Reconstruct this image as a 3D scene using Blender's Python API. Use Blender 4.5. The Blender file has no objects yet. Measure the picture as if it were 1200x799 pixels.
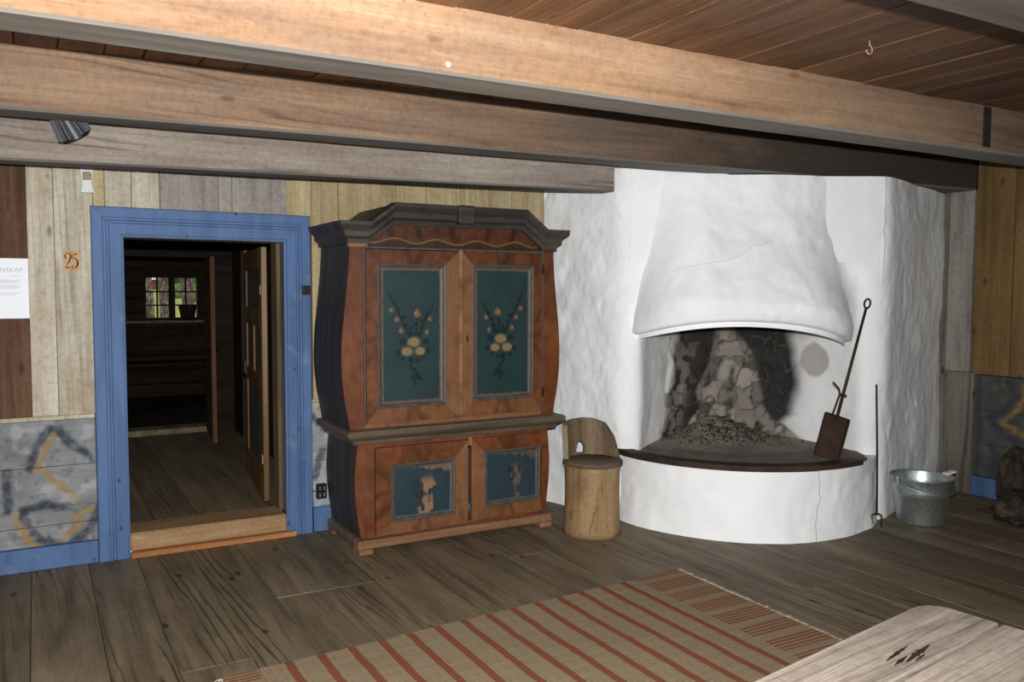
import bpy, bmesh, math, random
import numpy as np
from mathutils import Vector, Matrix
random.seed(7); RNG = np.random.default_rng(7)
S = bpy.context.scene
COL = S.collection

# ------------------------------------------------------------------ camera, light, exposure
cam_d = bpy.data.cameras.new('camera'); cam = bpy.data.objects.new('camera', cam_d); COL.objects.link(cam)
cam_d.sensor_width = 36; cam_d.lens = 985/1200*36; cam_d.clip_end = 300; cam_d.clip_start = .02
yaw, pit, rol = math.radians(29.5), math.radians(-3.4), math.radians(.2)
F = Vector((math.sin(yaw)*math.cos(pit), math.cos(yaw)*math.cos(pit), math.sin(pit)))
R0 = Vector((math.cos(yaw), -math.sin(yaw), 0)); U0 = R0.cross(F)
Rv = R0*math.cos(rol)+U0*math.sin(rol); Uv = -R0*math.sin(rol)+U0*math.cos(rol)
m = Matrix((Rv, Uv, -F)).transposed().to_4x4(); m.translation = (0, 0, 1.55); cam.matrix_world = m
S.camera = cam
S.view_settings.view_transform = 'Standard'; S.view_settings.look = 'None'
S.view_settings.exposure = 0; S.view_settings.gamma = 1; S.view_settings.use_curve_mapping = False
w = bpy.data.worlds.new('overcast_sky'); S.world = w; w.use_nodes = True
w.node_tree.nodes['Background'].inputs[0].default_value = (.86, .93, 1, 1)
w.node_tree.nodes['Background'].inputs[1].default_value = 1.3

def lamp(name, kind, loc, power, color=(1, 1, 1), rot=(0, 0, 0), **k):
    d = bpy.data.lights.new(name, kind); d.energy = power; d.color = color
    for a, b in k.items(): setattr(d, a, b)
    o = bpy.data.objects.new(name, d); o.location = loc; o.rotation_euler = rot; COL.objects.link(o); return o
# the camera's flash, just above the lens
lamp('camera_flash', 'SPOT', (0, -.02, 1.70), 1020, (.99, .99, .985), (math.radians(86), 0, math.radians(-23)), shadow_soft_size=.018, spot_size=math.radians(118), spot_blend=.9)
# daylight of the two windows behind the camera
lamp('daylight_left_window', 'AREA', (-2.22, .9, 1.45), 22, (.72, .85, 1), (0, math.radians(-90), 0), shape='RECTANGLE', size=.9, size_y=1.0)
lamp('daylight_front_window', 'AREA', (3.2, -2.12, 1.45), 20, (.74, .86, 1), (math.radians(90), 0, 0), shape='RECTANGLE', size=1.1, size_y=.9)

# ------------------------------------------------------------------ helpers
def lin(c):
    if isinstance(c, str): c = [int(c[i:i+2], 16) for i in (0, 2, 4)]
    return tuple((x/255/12.92 if x/255 <= .04045 else ((x/255+.055)/1.055)**2.4) for x in c)
def hsh(a):
    a = a.astype(np.int64)
    h = (a[..., 0]*73856093) ^ (a[..., 1]*19349663) ^ (a[..., 2]*83492791)
    h = (h ^ (h >> 13))*1274126177 & 0xffffffff
    h = (h ^ (h >> 16))*2246822519 & 0xffffffff
    return ((h ^ (h >> 15)) & 0xffff)/65535.
def vnoise(p):
    p = np.asarray(p, float); i = np.floor(p); f = p-i; f = f*f*(3-2*f); r = 0
    for dx in (0, 1):
        for dy in (0, 1):
            for dz in (0, 1):
                wgt = (f[..., 0] if dx else 1-f[..., 0])*(f[..., 1] if dy else 1-f[..., 1])*(f[..., 2] if dz else 1-f[..., 2])
                r = r+wgt*hsh(i+np.array([dx, dy, dz]))
    return r
def fbm(p, o=4):
    p = np.asarray(p, float); r = 0; a = .5; t = 0
    for k in range(o):
        r = r+a*vnoise(p+17.3*k); t += a; a *= .5; p = p*2.03
    return r/t
def sstep(a, b, x):
    t = np.clip((x-a)/(b-a), 0, 1); return t*t*(3-2*t)
def mixc(c, d, f):
    return c*(1-f[..., None])+np.array(d)*f[..., None]
def segdist(X, Z, pts):
    d = np.full(X.shape, 9e9)
    for (ax, az), (bx, bz) in zip(pts[:-1], pts[1:]):
        vx, vz = bx-ax, bz-az; l = vx*vx+vz*vz+1e-12
        t = np.clip(((X-ax)*vx+(Z-az)*vz)/l, 0, 1)
        d = np.minimum(d, np.hypot(X-ax-t*vx, Z-az-t*vz))
    return d

def empty(name, loc=(0, 0, 0), rz=0, parent=None):
    o = bpy.data.objects.new(name, None); o.location = loc; o.rotation_euler = (0, 0, rz); o.empty_display_size = .1
    COL.objects.link(o); o.parent = parent; return o
def tag(o, label, cat, group=None):
    o['label'] = label; o['category'] = cat
    if group: o['group'] = group
    return o
def struct(o): o['kind'] = 'structure'; return o
def put(name, verts, faces, mat, parent=None, loc=(0, 0, 0), rot=(0, 0, 0), smooth=False, bevel=0, seg=1, cols=None, recalc=False):
    me = bpy.data.meshes.new(name)
    me.from_pydata([tuple(map(float, v)) for v in verts], [], [tuple(map(int, f)) for f in faces])
    if cols is not None:
        a = me.color_attributes.new('Col', 'FLOAT_COLOR', 'POINT')
        c = np.ones((len(verts), 4)); c[:, :3] = np.clip(np.asarray(cols).reshape(-1, 3), 0, 1)
        a.data.foreach_set('color', c.ravel())
    if bevel or recalc:
        b = bmesh.new(); b.from_mesh(me)
        if recalc: bmesh.ops.recalc_face_normals(b, faces=b.faces)
        if bevel: bmesh.ops.bevel(b, geom=[e for e in b.edges if len(e.link_faces) == 2 and e.calc_face_angle() > .5], offset=bevel, segments=seg, affect='EDGES', profile=.5)
        b.to_mesh(me); b.free()
    if smooth: me.polygons.foreach_set('use_smooth', [True]*len(me.polygons))
    me.materials.append(mat)
    o = bpy.data.objects.new(name, me); o.location = loc; o.rotation_euler = rot; COL.objects.link(o); o.parent = parent
    return o
BF = [(0, 3, 2, 1), (4, 5, 6, 7), (0, 1, 5, 4), (1, 2, 6, 5), (2, 3, 7, 6), (3, 0, 4, 7)]
def box(name, x0, x1, y0, y1, z0, z1, mat, parent=None, bevel=.003, **k):
    v = [(x0, y0, z0), (x1, y0, z0), (x1, y1, z0), (x0, y1, z0), (x0, y0, z1), (x1, y0, z1), (x1, y1, z1), (x0, y1, z1)]
    return put(name, v, BF, mat, parent, bevel=bevel, **k)
def gridfaces(nu, nv, off=0, wrap=False, flip=False):
    f = []
    for j in range(nv-1):
        for i in range(nu if wrap else nu-1):
            a, b = off+j*nu+i, off+j*nu+(i+1) % nu
            q = (a, b, b+nu, a+nu); f.append(q[::-1] if flip else q)
    return f
def slab_grid(name, x0, x1, z0, z1, yf, th, nx, nz, mat, parent, colf, depthf=None, quad=None):
    """a board facing -Y with a painted front grid; quad = 4 corners (x,z) bl,br,tr,tl instead of a rectangle"""
    s, t = np.meshgrid(np.linspace(0, 1, nx), np.linspace(0, 1, nz))
    if quad is None: quad = [(x0, z0), (x1, z0), (x1, z1), (x0, z1)]
    q = np.array(quad, float)
    P = (q[0]*((1-s)*(1-t))[..., None]+q[1]*(s*(1-t))[..., None]+q[2]*(s*t)[..., None]+q[3]*((1-s)*t)[..., None])
    X, Z = P[..., 0], P[..., 1]
    D = depthf(X, Z) if depthf else 0*X
    V = np.stack([X, yf-D, Z], -1).reshape(-1, 3)
    C = colf(X, Z, s, t).reshape(-1, 3)
    fc = gridfaces(nx, nz)
    rim = list(range(nx))+[j*nx+nx-1 for j in range(1, nz)]+[(nz-1)*nx+i for i in range(nx-2, -1, -1)]+[j*nx for j in range(nz-2, 0, -1)]
    n = len(V); Vb = V[rim].copy(); Vb[:, 1] = yf+th
    V = np.vstack([V, Vb]); C = np.vstack([C, C[rim]])
    m_ = len(rim)
    for i in range(m_):
        a, b = rim[i], rim[(i+1) % m_]; fc.append((b, a, n+i, n+(i+1) % m_))
    fc.append([n+i for i in range(m_)][::-1])
    return put(name, V, fc, mat, parent, cols=C)
def tube(name, pts, rad, mat, parent=None, n=8, smooth=True, closed=False, **k):
    pts = [Vector(p) for p in pts]; V = []; N = len(pts)
    rads = rad if hasattr(rad, '__len__') else [rad]*N
    up = None
    for i, p in enumerate(pts):
        if closed: d = pts[(i+1) % N]-pts[i-1]
        else: d = (pts[min(i+1, N-1)]-pts[max(i-1, 0)])
        d.normalize()
        if up is None: up = d.orthogonal().normalized()
        else: up = (up-d*up.dot(d)).normalized()
        sd = d.cross(up)
        for a in range(n):
            t = 2*math.pi*a/n; V.append(p+(up*math.cos(t)+sd*math.sin(t))*rads[i])
    f = gridfaces(n, N, wrap=True)
    if closed:
        o_ = (N-1)*n
        for a in range(n): f.append((o_+a, o_+(a+1) % n, (a+1) % n, a))
    else: f += [list(range(n))[::-1], [(N-1)*n+a for a in range(n)]]
    return put(name, V, f, mat, parent, smooth=smooth, recalc=True, **k)
def lathe(name, prof, mat, parent=None, n=32, closed=False, smooth=True, **k):
    V = [(r*math.cos(2*math.pi*a/n), r*math.sin(2*math.pi*a/n), z) for r, z in prof for a in range(n)]
    f = gridfaces(n, len(prof), wrap=True)
    if closed:
        o_ = (len(prof)-1)*n
        for a in range(n): f.append((o_+a, o_+(a+1) % n, (a+1) % n, a))
    else: f += [list(range(n))[::-1], [(len(prof)-1)*n+a for a in range(n)]]
    return put(name, V, f, mat, parent, smooth=smooth, recalc=True, **k)
def ribbon(name, pts, wid, mat, parent, y, th=.0015):
    """a flat painted stroke in the XZ plane, standing off the surface y"""
    V = []; P = [Vector((p[0], 0, p[1])) for p in pts]; N = len(P)
    W = wid if hasattr(wid, '__len__') else [wid]*N
    for i in range(N):
        d = (P[min(i+1, N-1)]-P[max(i-1, 0)]).normalized(); nrm = Vector((-d.z, 0, d.x))*W[i]*.5
        for q, yy in ((P[i]+nrm, y), (P[i]-nrm, y), (P[i]-nrm, y+th), (P[i]+nrm, y+th)): V.append((q.x, yy, q.z))
    f = gridfaces(4, N, wrap=True)+[(0, 1, 2, 3), tuple((N-1)*4+a for a in (3, 2, 1, 0))]
    return put(name, V, f, mat, parent, recalc=True)
def lump(name, mat, parent, c, r, seed, amp=.35, fr=2.2, sub=4, loc=(0, 0, 0), smooth=True):
    b = bmesh.new(); bmesh.ops.create_icosphere(b, subdivisions=sub, radius=1)
    P = np.array([v.co[:] for v in b.verts]); nz = fbm(P*fr+seed*9.1, 4)-.5; rg = np.abs(vnoise(P*fr*2.1+seed)-.5)
    P = P*(1+amp*2*nz-amp*.5*rg)[:, None]*np.array(r)+np.array(c)
    for v, p in zip(b.verts, P): v.co = p
    me = bpy.data.meshes.new(name); b.to_mesh(me); b.free()
    if smooth: me.polygons.foreach_set('use_smooth', [True]*len(me.polygons))
    me.materials.append(mat); o = bpy.data.objects.new(name, me); o.location = loc; COL.objects.link(o); o.parent = parent
    return o

# ------------------------------------------------------------------ materials
class NT:
    def __init__(s, name):
        s.m = bpy.data.materials.new(name); s.m.use_nodes = True; s.t = s.m.node_tree; s.b = s.t.nodes['Principled BSDF']
    def n(s, typ, **k):
        x = s.t.nodes.new(typ)
        for a, b in k.items(): setattr(x, a, b)
        return x
    def l(s, a, b): s.t.links.new(a, b)
    def val(s, sock, v):
        if hasattr(v, 'links') or isinstance(v, bpy.types.NodeSocket): s.l(v, sock)
        else: sock.default_value = v
    def math(s, op, a, b=0., c=None, clamp=False):
        x = s.n('ShaderNodeMath', operation=op, use_clamp=clamp); s.val(x.inputs[0], a); s.val(x.inputs[1], b)
        if c is not None: s.val(x.inputs[2], c)
        return x.outputs[0]
    def mix(s, fac, a, b, mode='MIX'):
        x = s.n('ShaderNodeMix', data_type='RGBA', blend_type=mode); s.val(x.inputs[0], fac)
        for i, v in ((6, a), (7, b)):
            if isinstance(v, tuple): x.inputs[i].default_value = (*v[:3], 1)
            else: s.l(v, x.inputs[i])
        return x.outputs[2]
    def ramp(s, fac, stops):
        x = s.n('ShaderNodeValToRGB'); e = x.color_ramp.elements
        while len(e) < len(stops): e.new(.5)
        for k, (p, c) in zip(e, stops):
            k.position = p; k.color = (*c, 1) if isinstance(c, tuple) else (c, c, c, 1)
        s.l(fac, x.inputs[0]); return x.outputs[0]
    def coords(s, scale, rnd=True):
        tc = s.n('ShaderNodeTexCoord'); mp = s.n('ShaderNodeMapping'); mp.inputs['Scale'].default_value = scale; v = tc.outputs['Object']
        if rnd:
            oi = s.n('ShaderNodeObjectInfo'); k = s.math('MULTIPLY', oi.outputs['Random'], 37.); c = s.n('ShaderNodeCombineXYZ')
            for i in range(3): s.l(k, c.inputs[i])
            s.l(c.outputs[0], mp.inputs['Location'])
        s.l(v, mp.inputs['Vector']); return mp.outputs[0]
    def noise(s, co, scale=1., detail=5., rough=.55, dist=0.):
        x = s.n('ShaderNodeTexNoise'); s.l(co, x.inputs['Vector']); x.inputs['Scale'].default_value = scale
        x.inputs['Detail'].default_value = detail; x.inputs['Roughness'].default_value = rough; x.inputs['Distortion'].default_value = dist
        return x.outputs['Fac']
    def bump(s, h, strength=.3, dist=.01):
        x = s.n('ShaderNodeBump'); x.inputs['Strength'].default_value = strength; x.inputs['Distance'].default_value = dist
        s.l(h, x.inputs['Height']); s.l(x.outputs[0], s.b.inputs['Normal'])
    def out(s, col, rough=.7, spec=.3, metal=0.):
        if isinstance(col, tuple): s.b.inputs['Base Color'].default_value = (*col[:3], 1)
        else: s.l(col, s.b.inputs['Base Color'])
        s.val(s.b.inputs['Roughness'], rough); s.b.inputs['Specular IOR Level'].default_value = spec; s.b.inputs['Metallic'].default_value = metal
        return s.m
def ax(axis, along, across):
    v = [across]*3; v['XYZ'.index(axis)] = along; return tuple(v)
def wood(name, dark, mid, light, axis='Z', fine=26., var=.12, patch=.35, rings=.3, knots=.6, rough=.72, bump=.35, spec=.25, pcol=None, soot=None, under=None):
    t = NT(name); d, mi, li = lin(dark), lin(mid), lin(light); k = fine/24.
    g1 = t.noise(t.coords(ax(axis, 2.2*k, 85*k)), 1, 4, .65, .1)          # fine fibres
    g2 = t.noise(t.coords(ax(axis, .8*k, 13*k)), 1, 5, .6, .5)            # streaks
    col = t.ramp(g2, [(.30, d), (.47, mi), (.70, li)])
    col = t.mix(1., col, t.ramp(g1, [(.3, .80), (.62, 1.)]), 'MULTIPLY')
    wv = t.n('ShaderNodeTexWave', wave_type='BANDS', bands_direction='DIAGONAL'); wv.inputs['Scale'].default_value = 1.; wv.inputs['Distortion'].default_value = 9.
    wv.inputs['Detail'].default_value = 3; wv.inputs['Detail Scale'].default_value = .7
    t.l(t.coords(ax(axis, .9, 15.)), wv.inputs['Vector'])
    rg = t.ramp(wv.outputs['Fac'], [(.0, .25), (.22, 1.), (1, 1.)])
    rm = t.ramp(t.noise(t.coords(ax(axis, .5, 4.5)), 1, 3, .5), [(.50, 0.), (.62, rings)])
    col = t.mix(rm, col, t.mix(1., col, rg, 'MULTIPLY'))
    pn = t.noise(t.coords(ax(axis, 1.3, 3.0)), 1, 6, .65, .3)
    if pcol: col = t.mix(t.ramp(pn, [(.46, 0.), (.66, patch)]), col, lin(pcol))
    else: col = t.mix(1., col, t.ramp(pn, [(.33, 1-patch), (.60, 1.)]), 'MULTIPLY')
    sp_ = t.noise(t.coords((26, 26, 26)), 1, 5, .6); col = t.mix(t.ramp(sp_, [(.64, 0.), (.74, .45)]), col, tuple(x*.45 for x in d))
    mo = t.noise(t.coords((38, 38, 38)), 1, 4, .7); col = t.mix(1., col, t.ramp(mo, [(.32, .78), (.55, 1.)]), 'MULTIPLY')
    sc = t.noise(t.coords(ax(axis, 4., 30.)), 1, 6, .7); col = t.mix(t.ramp(sc, [(.62, 0.), (.75, .35)]), col, tuple(min(1, x*1.5) for x in li))
    if knots:
        vo = t.n('ShaderNodeTexVoronoi'); vo.inputs['Scale'].default_value = 1; t.l(t.coords(ax(axis, 2.6, 6.)), vo.inputs['Vector'])
        kf = t.ramp(vo.outputs['Distance'], [(.05, knots), (.12, 0.)]); col = t.mix(kf, col, tuple(x*.22 for x in d))
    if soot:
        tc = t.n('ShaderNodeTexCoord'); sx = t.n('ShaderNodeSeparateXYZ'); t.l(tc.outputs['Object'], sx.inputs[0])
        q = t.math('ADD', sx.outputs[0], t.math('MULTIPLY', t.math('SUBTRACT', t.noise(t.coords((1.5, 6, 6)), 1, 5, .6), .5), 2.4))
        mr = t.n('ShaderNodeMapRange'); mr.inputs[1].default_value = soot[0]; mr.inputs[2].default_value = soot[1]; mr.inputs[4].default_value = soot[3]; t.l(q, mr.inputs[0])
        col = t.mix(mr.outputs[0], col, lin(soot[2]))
    if under:   # grey mixed into the faces that point down
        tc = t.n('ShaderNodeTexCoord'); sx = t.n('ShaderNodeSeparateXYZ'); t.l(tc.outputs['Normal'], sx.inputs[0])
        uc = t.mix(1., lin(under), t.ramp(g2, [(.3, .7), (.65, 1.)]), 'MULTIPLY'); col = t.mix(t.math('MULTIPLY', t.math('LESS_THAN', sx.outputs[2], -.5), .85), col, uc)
    oi = t.n('ShaderNodeObjectInfo'); hs = t.n('ShaderNodeHueSaturation')
    t.l(t.math('MULTIPLY_ADD', oi.outputs['Random'], 2*var, 1-var), hs.inputs['Value']); t.l(col, hs.inputs['Color'])
    t.bump(t.math('ADD', t.math('ADD', t.math('MULTIPLY', g1, .5), g2), t.math('MULTIPLY', rg, .25)), bump, .004)
    return t.out(hs.outputs[0], rough, spec)
def flat(name, c, rough=.5, metal=0., spec=.4, nz=.12, scale=18.):
    t = NT(name); n = t.noise(t.coords((scale,)*3), 1, 5, .6); b = lin(c)
    col = t.mix(1., b, t.ramp(n, [(.3, 1-nz), (.7, 1.)]), 'MULTIPLY'); t.bump(n, .12, .002)
    return t.out(col, rough, spec, metal)
def vcol(name, rough=.6, spec=.3, grain=.2, axis='Z', bump=.25, fine=40.):
    t = NT(name); a = t.n('ShaderNodeVertexColor', layer_name='Col')
    g = t.noise(t.coords(ax(axis, fine*.1, fine)), 1, 6, .6, .2)
    col = t.mix(1., a.outputs[0], t.ramp(g, [(.25, 1-grain), (.7, 1.)]), 'MULTIPLY'); t.bump(g, bump, .003)
    return t.out(col, rough, spec)
def plaster(name, base='f2f2f1', vc=False, bump=.5):
    t = NT(name)
    n1 = t.noise(t.coords((9, 9, 7), False), 1, 6, .55, .4); n2 = t.noise(t.coords((60, 60, 60), False), 1, 4, .6); n3 = t.noise(t.coords((3, 3, 3), False), 1, 4, .6)
    c = t.ramp(n3, [(.25, tuple(x*.9 for x in lin(base))), (.6, lin(base))])
    if vc: c = t.mix(1., t.n('ShaderNodeVertexColor', layer_name='Col').outputs[0], t.ramp(n2, [(.25, .95), (.65, 1.)]), 'MULTIPLY')
    t.bump(t.math('ADD', n1, t.math('MULTIPLY', n2, .05)), bump, .012)
    return t.out(c, .8, .2)

M_floor = wood('worn_floor_wood', '5f513f', '796a52', '8d7d66', 'Y', 24, .12, .32, .85, .85, .6, .6, .3)
M_hallfloor = wood('hall_floor_wood', '66583f', '7f6f55', '948467', 'Y', 24, .1, .2, .6, .6, .65, .4, .3)
M_pale = wood('pale_grey_pine', 'a39a86', 'c1b7a3', 'd0c8b7', 'Z', 24, .06, .55, .35, .8, .75, .3, .2, pcol='8f7c62')
M_gold = wood('golden_pine', '9d8a65', 'b5a27b', 'c4b490', 'Z', 24, .10, .45, .35, .7, .75, .3, .2, pcol='8a7048')
M_goldr = wood('darker_golden_pine', '6d5530', '80653d', '8f744c', 'Z', 24, .10, .22, .3, .6, .75, .3, .2)  # darker copy of the golden pine, for the right wall boards
M_grey = wood('grey_board', '857d75', '9f978e', 'aea69b', 'Z', 24, .08, .3, .3, .5, .75, .3, .2)
M_brownw = wood('red_brown_board', '4f3626', '6b4a36', '7d5e49', 'Z', 22, .06, .3, .4, .5, .75, .3, .2)
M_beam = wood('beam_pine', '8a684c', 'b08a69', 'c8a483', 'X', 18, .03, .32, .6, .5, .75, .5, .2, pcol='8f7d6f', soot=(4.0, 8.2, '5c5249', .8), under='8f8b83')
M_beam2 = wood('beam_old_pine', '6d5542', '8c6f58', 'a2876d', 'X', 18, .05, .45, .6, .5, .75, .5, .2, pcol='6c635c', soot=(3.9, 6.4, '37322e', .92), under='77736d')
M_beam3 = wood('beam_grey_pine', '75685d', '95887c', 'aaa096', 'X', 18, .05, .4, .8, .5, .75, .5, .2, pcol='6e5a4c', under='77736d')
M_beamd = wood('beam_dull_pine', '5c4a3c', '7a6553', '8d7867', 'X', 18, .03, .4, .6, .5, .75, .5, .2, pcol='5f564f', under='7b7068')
M_ceil = wood('ceiling_board', '5a3d26', '7b5334', '936a47', 'Y', 22, .2, .3, .6, .6, .55, .4, .4, pcol='54504b', soot=(2.6, 6.2, '4a4037', .75))
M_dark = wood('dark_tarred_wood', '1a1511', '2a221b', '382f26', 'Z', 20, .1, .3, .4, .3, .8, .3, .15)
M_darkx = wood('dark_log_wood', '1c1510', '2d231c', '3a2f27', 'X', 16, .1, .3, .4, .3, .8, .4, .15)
M_post = wood('grey_post', '625a50', '7d756a', '8b8478', 'Z', 22, .05, .3, .4, .8, .75, .35, .2)
M_thres = wood('threshold_pine', '8a6846', 'a9845e', 'bb9a74', 'X', 22, .04, .25, .5, .3, .7, .3, .25)
M_orange = wood('orange_strip_pine', '9a5f34', 'b07443', 'c08a58', 'X', 22, .04, .2, .3, .1, .7, .2, .25)
M_ochre = wood('ochre_painted_door', '5d421f', '74532b', '83653a', 'Z', 20, .04, .25, .2, .1, .45, .2, .4)
M_doorpan = wood('door_panel_grey', '45413a', '575349', '666257', 'Z', 20, .04, .2, .1, .1, .55, .2, .3)
M_jamb = wood('door_jamb_wood', '4f4030', '695843', '7b6a54', 'Z', 20, .04, .3, .3, .4, .75, .3, .2)
M_white = plaster('white_limewash')
M_body = plaster('limewashed_masonry', vc=True)
M_soot = plaster('sooty_clay', '4b443e', bump=.6)
M_paint = vcol('marbled_dado_paint', .8, .15, .25, 'X', .3, 30)
M_panelp = vcol('cupboard_panel_paint', .42, .45, .15, 'Z', .2, 50)
M_framep = vcol('cupboard_frame_paint', .45, .4, .3, 'Z', .3, 46)
M_iron = flat('dark_iron', '2c2623', .55, .6, .4, .4)
M_rust = flat('rusty_iron', '4a3428', .65, .5, .4, .45)
M_black = flat('black_plastic', '141414', .4)
M_whitep = flat('white_plastic', 'e4e4e2', .4)
M_ink = flat('dark_ink', '2b1d14', .7, nz=.3)
M_greyink = flat('grey_print', 'b4b4b6', .8, nz=.05)
M_paper = flat('white_paper', 'eef0f4', .8, nz=.02, scale=4)
M_tan = flat('tan_number_plate', 'c69a6b', .7, nz=.15)
def blue_paint():
    t = NT('blue_door_paint'); b = lin('506b95')
    g = t.noise(t.coords((14, 14, 2.2)), 1, 6, .6, .2); p = t.noise(t.coords((5, 5, 5)), 1, 6, .65)
    c = t.ramp(g, [(.3, tuple(x*.72 for x in b)), (.6, b)]); c = t.mix(t.ramp(p, [(.62, 0.), (.72, .35)]), c, lin('8a97a6'))
    vo = t.n('ShaderNodeTexVoronoi'); vo.inputs['Scale'].default_value = 9; t.l(t.coords((1, 1, .6)), vo.inputs['Vector'])
    c = t.mix(t.ramp(vo.outputs['Distance'], [(.05, .85), (.1, 0.)]), c, lin('252c3a')); t.bump(g, .25, .003)
    return t.out(c, .6, .3)
M_blue = blue_paint()
def galv():
    t = NT('galvanised_steel'); vo = t.n('ShaderNodeTexVoronoi'); vo.inputs['Scale'].default_value = 60; t.l(t.coords((1, 1, .7)), vo.inputs['Vector'])
    c = t.ramp(vo.outputs['Distance'], [(.1, lin('a2a9a9')), (.6, lin('c0c6c5'))])
    return t.out(c, .4, .5, .9)
M_galv = galv()

# ------------------------------------------------------------------ the room shell
XL, XR, YF, YB, ZC = -2.3, 6.25, -2.2, 5.27, 2.60
floor = struct(box('floor', XL-.1, XR+.2, YF-.1, YB+.05, -.12, -.03, M_dark, bevel=0))
x = XL; k = 0
fl_edges = [-.62, -.32, -.06, .22, .47, .76, 1.02, 1.27, 1.55, 1.83, 2.08, 2.36, 2.62, 2.92, 3.19, 3.44]
e = [XL, -2.02, -1.74, -1.45, -1.18, -.9]+fl_edges
while e[-1] < XR-.15: e.append(e[-1]+random.uniform(.24, .31))
e[-1] = XR
for a, b in zip(e[:-1], e[1:]):
    yj = random.choice([1.9, 3.55, 3.0, 4.2, .8]) if random.random() < .6 else None
    segs = [(YF, yj), (yj, YB)] if yj else [(YF, YB)]
    for y0, y1 in segs:
        dz = random.uniform(-.004, 0)
        box('floor_plank', a+.0012, b-.0012, y0+.001, y1-.001, -.03, dz*.6, M_floor, floor, .0025)
ceil = struct(box('ceiling', XL-.1, XR+.2, YF-.1, YB+.15, ZC+.02, ZC+.1, M_dark, bevel=0))
x = XL
while x < XR:
    wd = random.uniform(.15, .24); x1 = min(x+wd, XR+.05)
    box('ceiling_plank', x+.002, x1-.002, YF, YB+.1, ZC+random.uniform(-.004, .003), ZC+.03, M_ceil, ceil, .004); x = x1

# back wall: dark log core with a door opening, vertical boards above, painted dado boards below
DX0, DX1, DZ1, TH = .44, 1.345, 1.85, .14
wb = struct(empty('wall_back', (0, YB, 0)))
def wbox(name, x0, x1, y0, y1, z0, z1, mat, **k): return box(name, x0, x1, y0-YB, y1-YB, z0, z1, mat, wb, **k)
wbox('log_core', XL, DX0-.02, YB+.035, YB+.2, -.1, ZC, M_dark)
wbox('log_core', DX1+.02, XR+.2, YB+.035, YB+.2, -.1, ZC, M_dark)
wbox('log_core', DX0-.02, DX1+.02, YB+.035, YB+.2, DZ1+.02, ZC, M_dark)
zd = .852
ups = [(-2.3, -1.98, M_brownw), (-1.98, -1.6, M_pale), (-1.6, -1.25, M_gold), (-1.25, -.9, M_pale), (-.9, -.62, M_gold), (-.62, -.33, M_brownw), (-.33, -.034, M_brownw), (-.034, .095, M_pale), (.095, .29, M_pale),
       (.29, .35, M_gold), (.35, .488, M_pale), (.488, .638, M_pale), (.638, .964, M_grey), (.964, 1.043, M_grey), (1.043, 1.371, M_grey), (1.371, 1.527, M_gold), (1.527, 1.70, M_gold),
       (1.70, 1.88, M_gold), (1.88, 2.10, M_gold), (2.10, 2.315, M_gold), (2.315, 2.571, M_gold), (2.571, 2.751, M_gold), (2.751, 2.977, M_gold), (2.977, 3.25, M_gold)]
for a, b, mt in ups:
    z0 = zd
    if b > DX0-.1 and a < DX1+.1: z0 = DZ1+.1
    if a < DX0-.1 < b: z0 = zd
    d = random.uniform(-.004, .004)
    wbox('wall_plank', a+.0009, b-.0009, YB-.0+d, YB+.035, z0, ZC-.02, mt, bevel=.003)
rows = [(.13, .241), (.241, .341), (.341, .57), (.57, .826)]
zm = lambda zx, zy: (-.187+zx*.2754*.00413, .857-.0049*(470+zy*.2754-490)-.0003*zx*.2754)
darkst = [[(115, 285), (140, 200), (205, 115)], [(235, 115), (300, 185), (385, 240)], [(85, 470), (120, 550), (215, 610), (300, 590), (370, 540), (410, 450)], [(85, 450), (180, 430), (250, 440)]]
ochst = [[(225, 145), (185, 200), (155, 280)], [(170, 290), (250, 350), (320, 410)], [(50, 470), (80, 540), (100, 590), (160, 615)], [(385, 450), (300, 490), (330, 512), (250, 575)]]
def dado_col(strokes_d, strokes_o, seed, base=(.245, .25, .255), chalk=.45):
    def f(X, Z, s, t):
        P = np.stack([X*9, Z*9, 0*X+seed], -1); n = fbm(P, 5); n2 = fbm(P*4.1+5, 4)
        c = np.ones(X.shape+(3,))*np.array(base)
        c = c*(.62+.62*n)[..., None]; c = mixc(c, (.09, .10, .115), sstep(.56, .75, n2)*.55); c = mixc(c, (.45, .45, .43), sstep(.55, .7, fbm(P*2+9, 4))*chalk)
        wv = (fbm(P*3+3, 3)-.5)*.03
        for st, colr, wdt in [(q, (.035, .045, .06), .028) for q in strokes_d]+[(q, (.33, .21, .07), .020) for q in strokes_o]:
            d_ = segdist(X+wv, Z+wv, st); c = mixc(c, colr, (1-sstep(wdt*.3, wdt*1.3, d_))*(.25+1.0*n2).clip(0, .85))
        return c
    return f
dcol = dado_col([[zm(*p) for p in q] for q in darkst]+[[(-.165, .34), (-.165, .56)]], [[zm(*p) for p in q] for q in ochst], 2)
dcol2 = dado_col([[(1.52, .75), (1.60, .66)], [(1.58, .52), (1.53, .36)]], [[(1.56, .80), (1.63, .74)]], 5, (.34, .35, .36))
for i, (z0, z1) in enumerate(rows):
    slab_grid('dado_board', -1.3, .272, z0+.0015, z1-.0015, .004*((i % 2)-.5), .03, 260, 40, M_paint, wb, dcol)
    wbox('dado_board', XL, -1.303, YB-.002, YB+.03, z0+.0015, z1-.0015, M_grey)
for i, (z0, z1) in enumerate([(.13, .46), (.46, .836)]):
    slab_grid('dado_board', 1.50, 3.2, z0+.0015, z1-.0015, 0, .03, 200, 50, M_paint, wb, dcol2)
wbox('dado_rail', XL, .272, YB-.012, YB+.02, .828, zd, M_pale)
wbox('dado_rail', 1.50, 3.2, YB-.012, YB+.02, .838, .856, M_gold)
bb = struct(box('baseboard_back', XL, .272, YB-.022, YB+.02, 0, .128, M_blue, bevel=.004))
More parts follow.
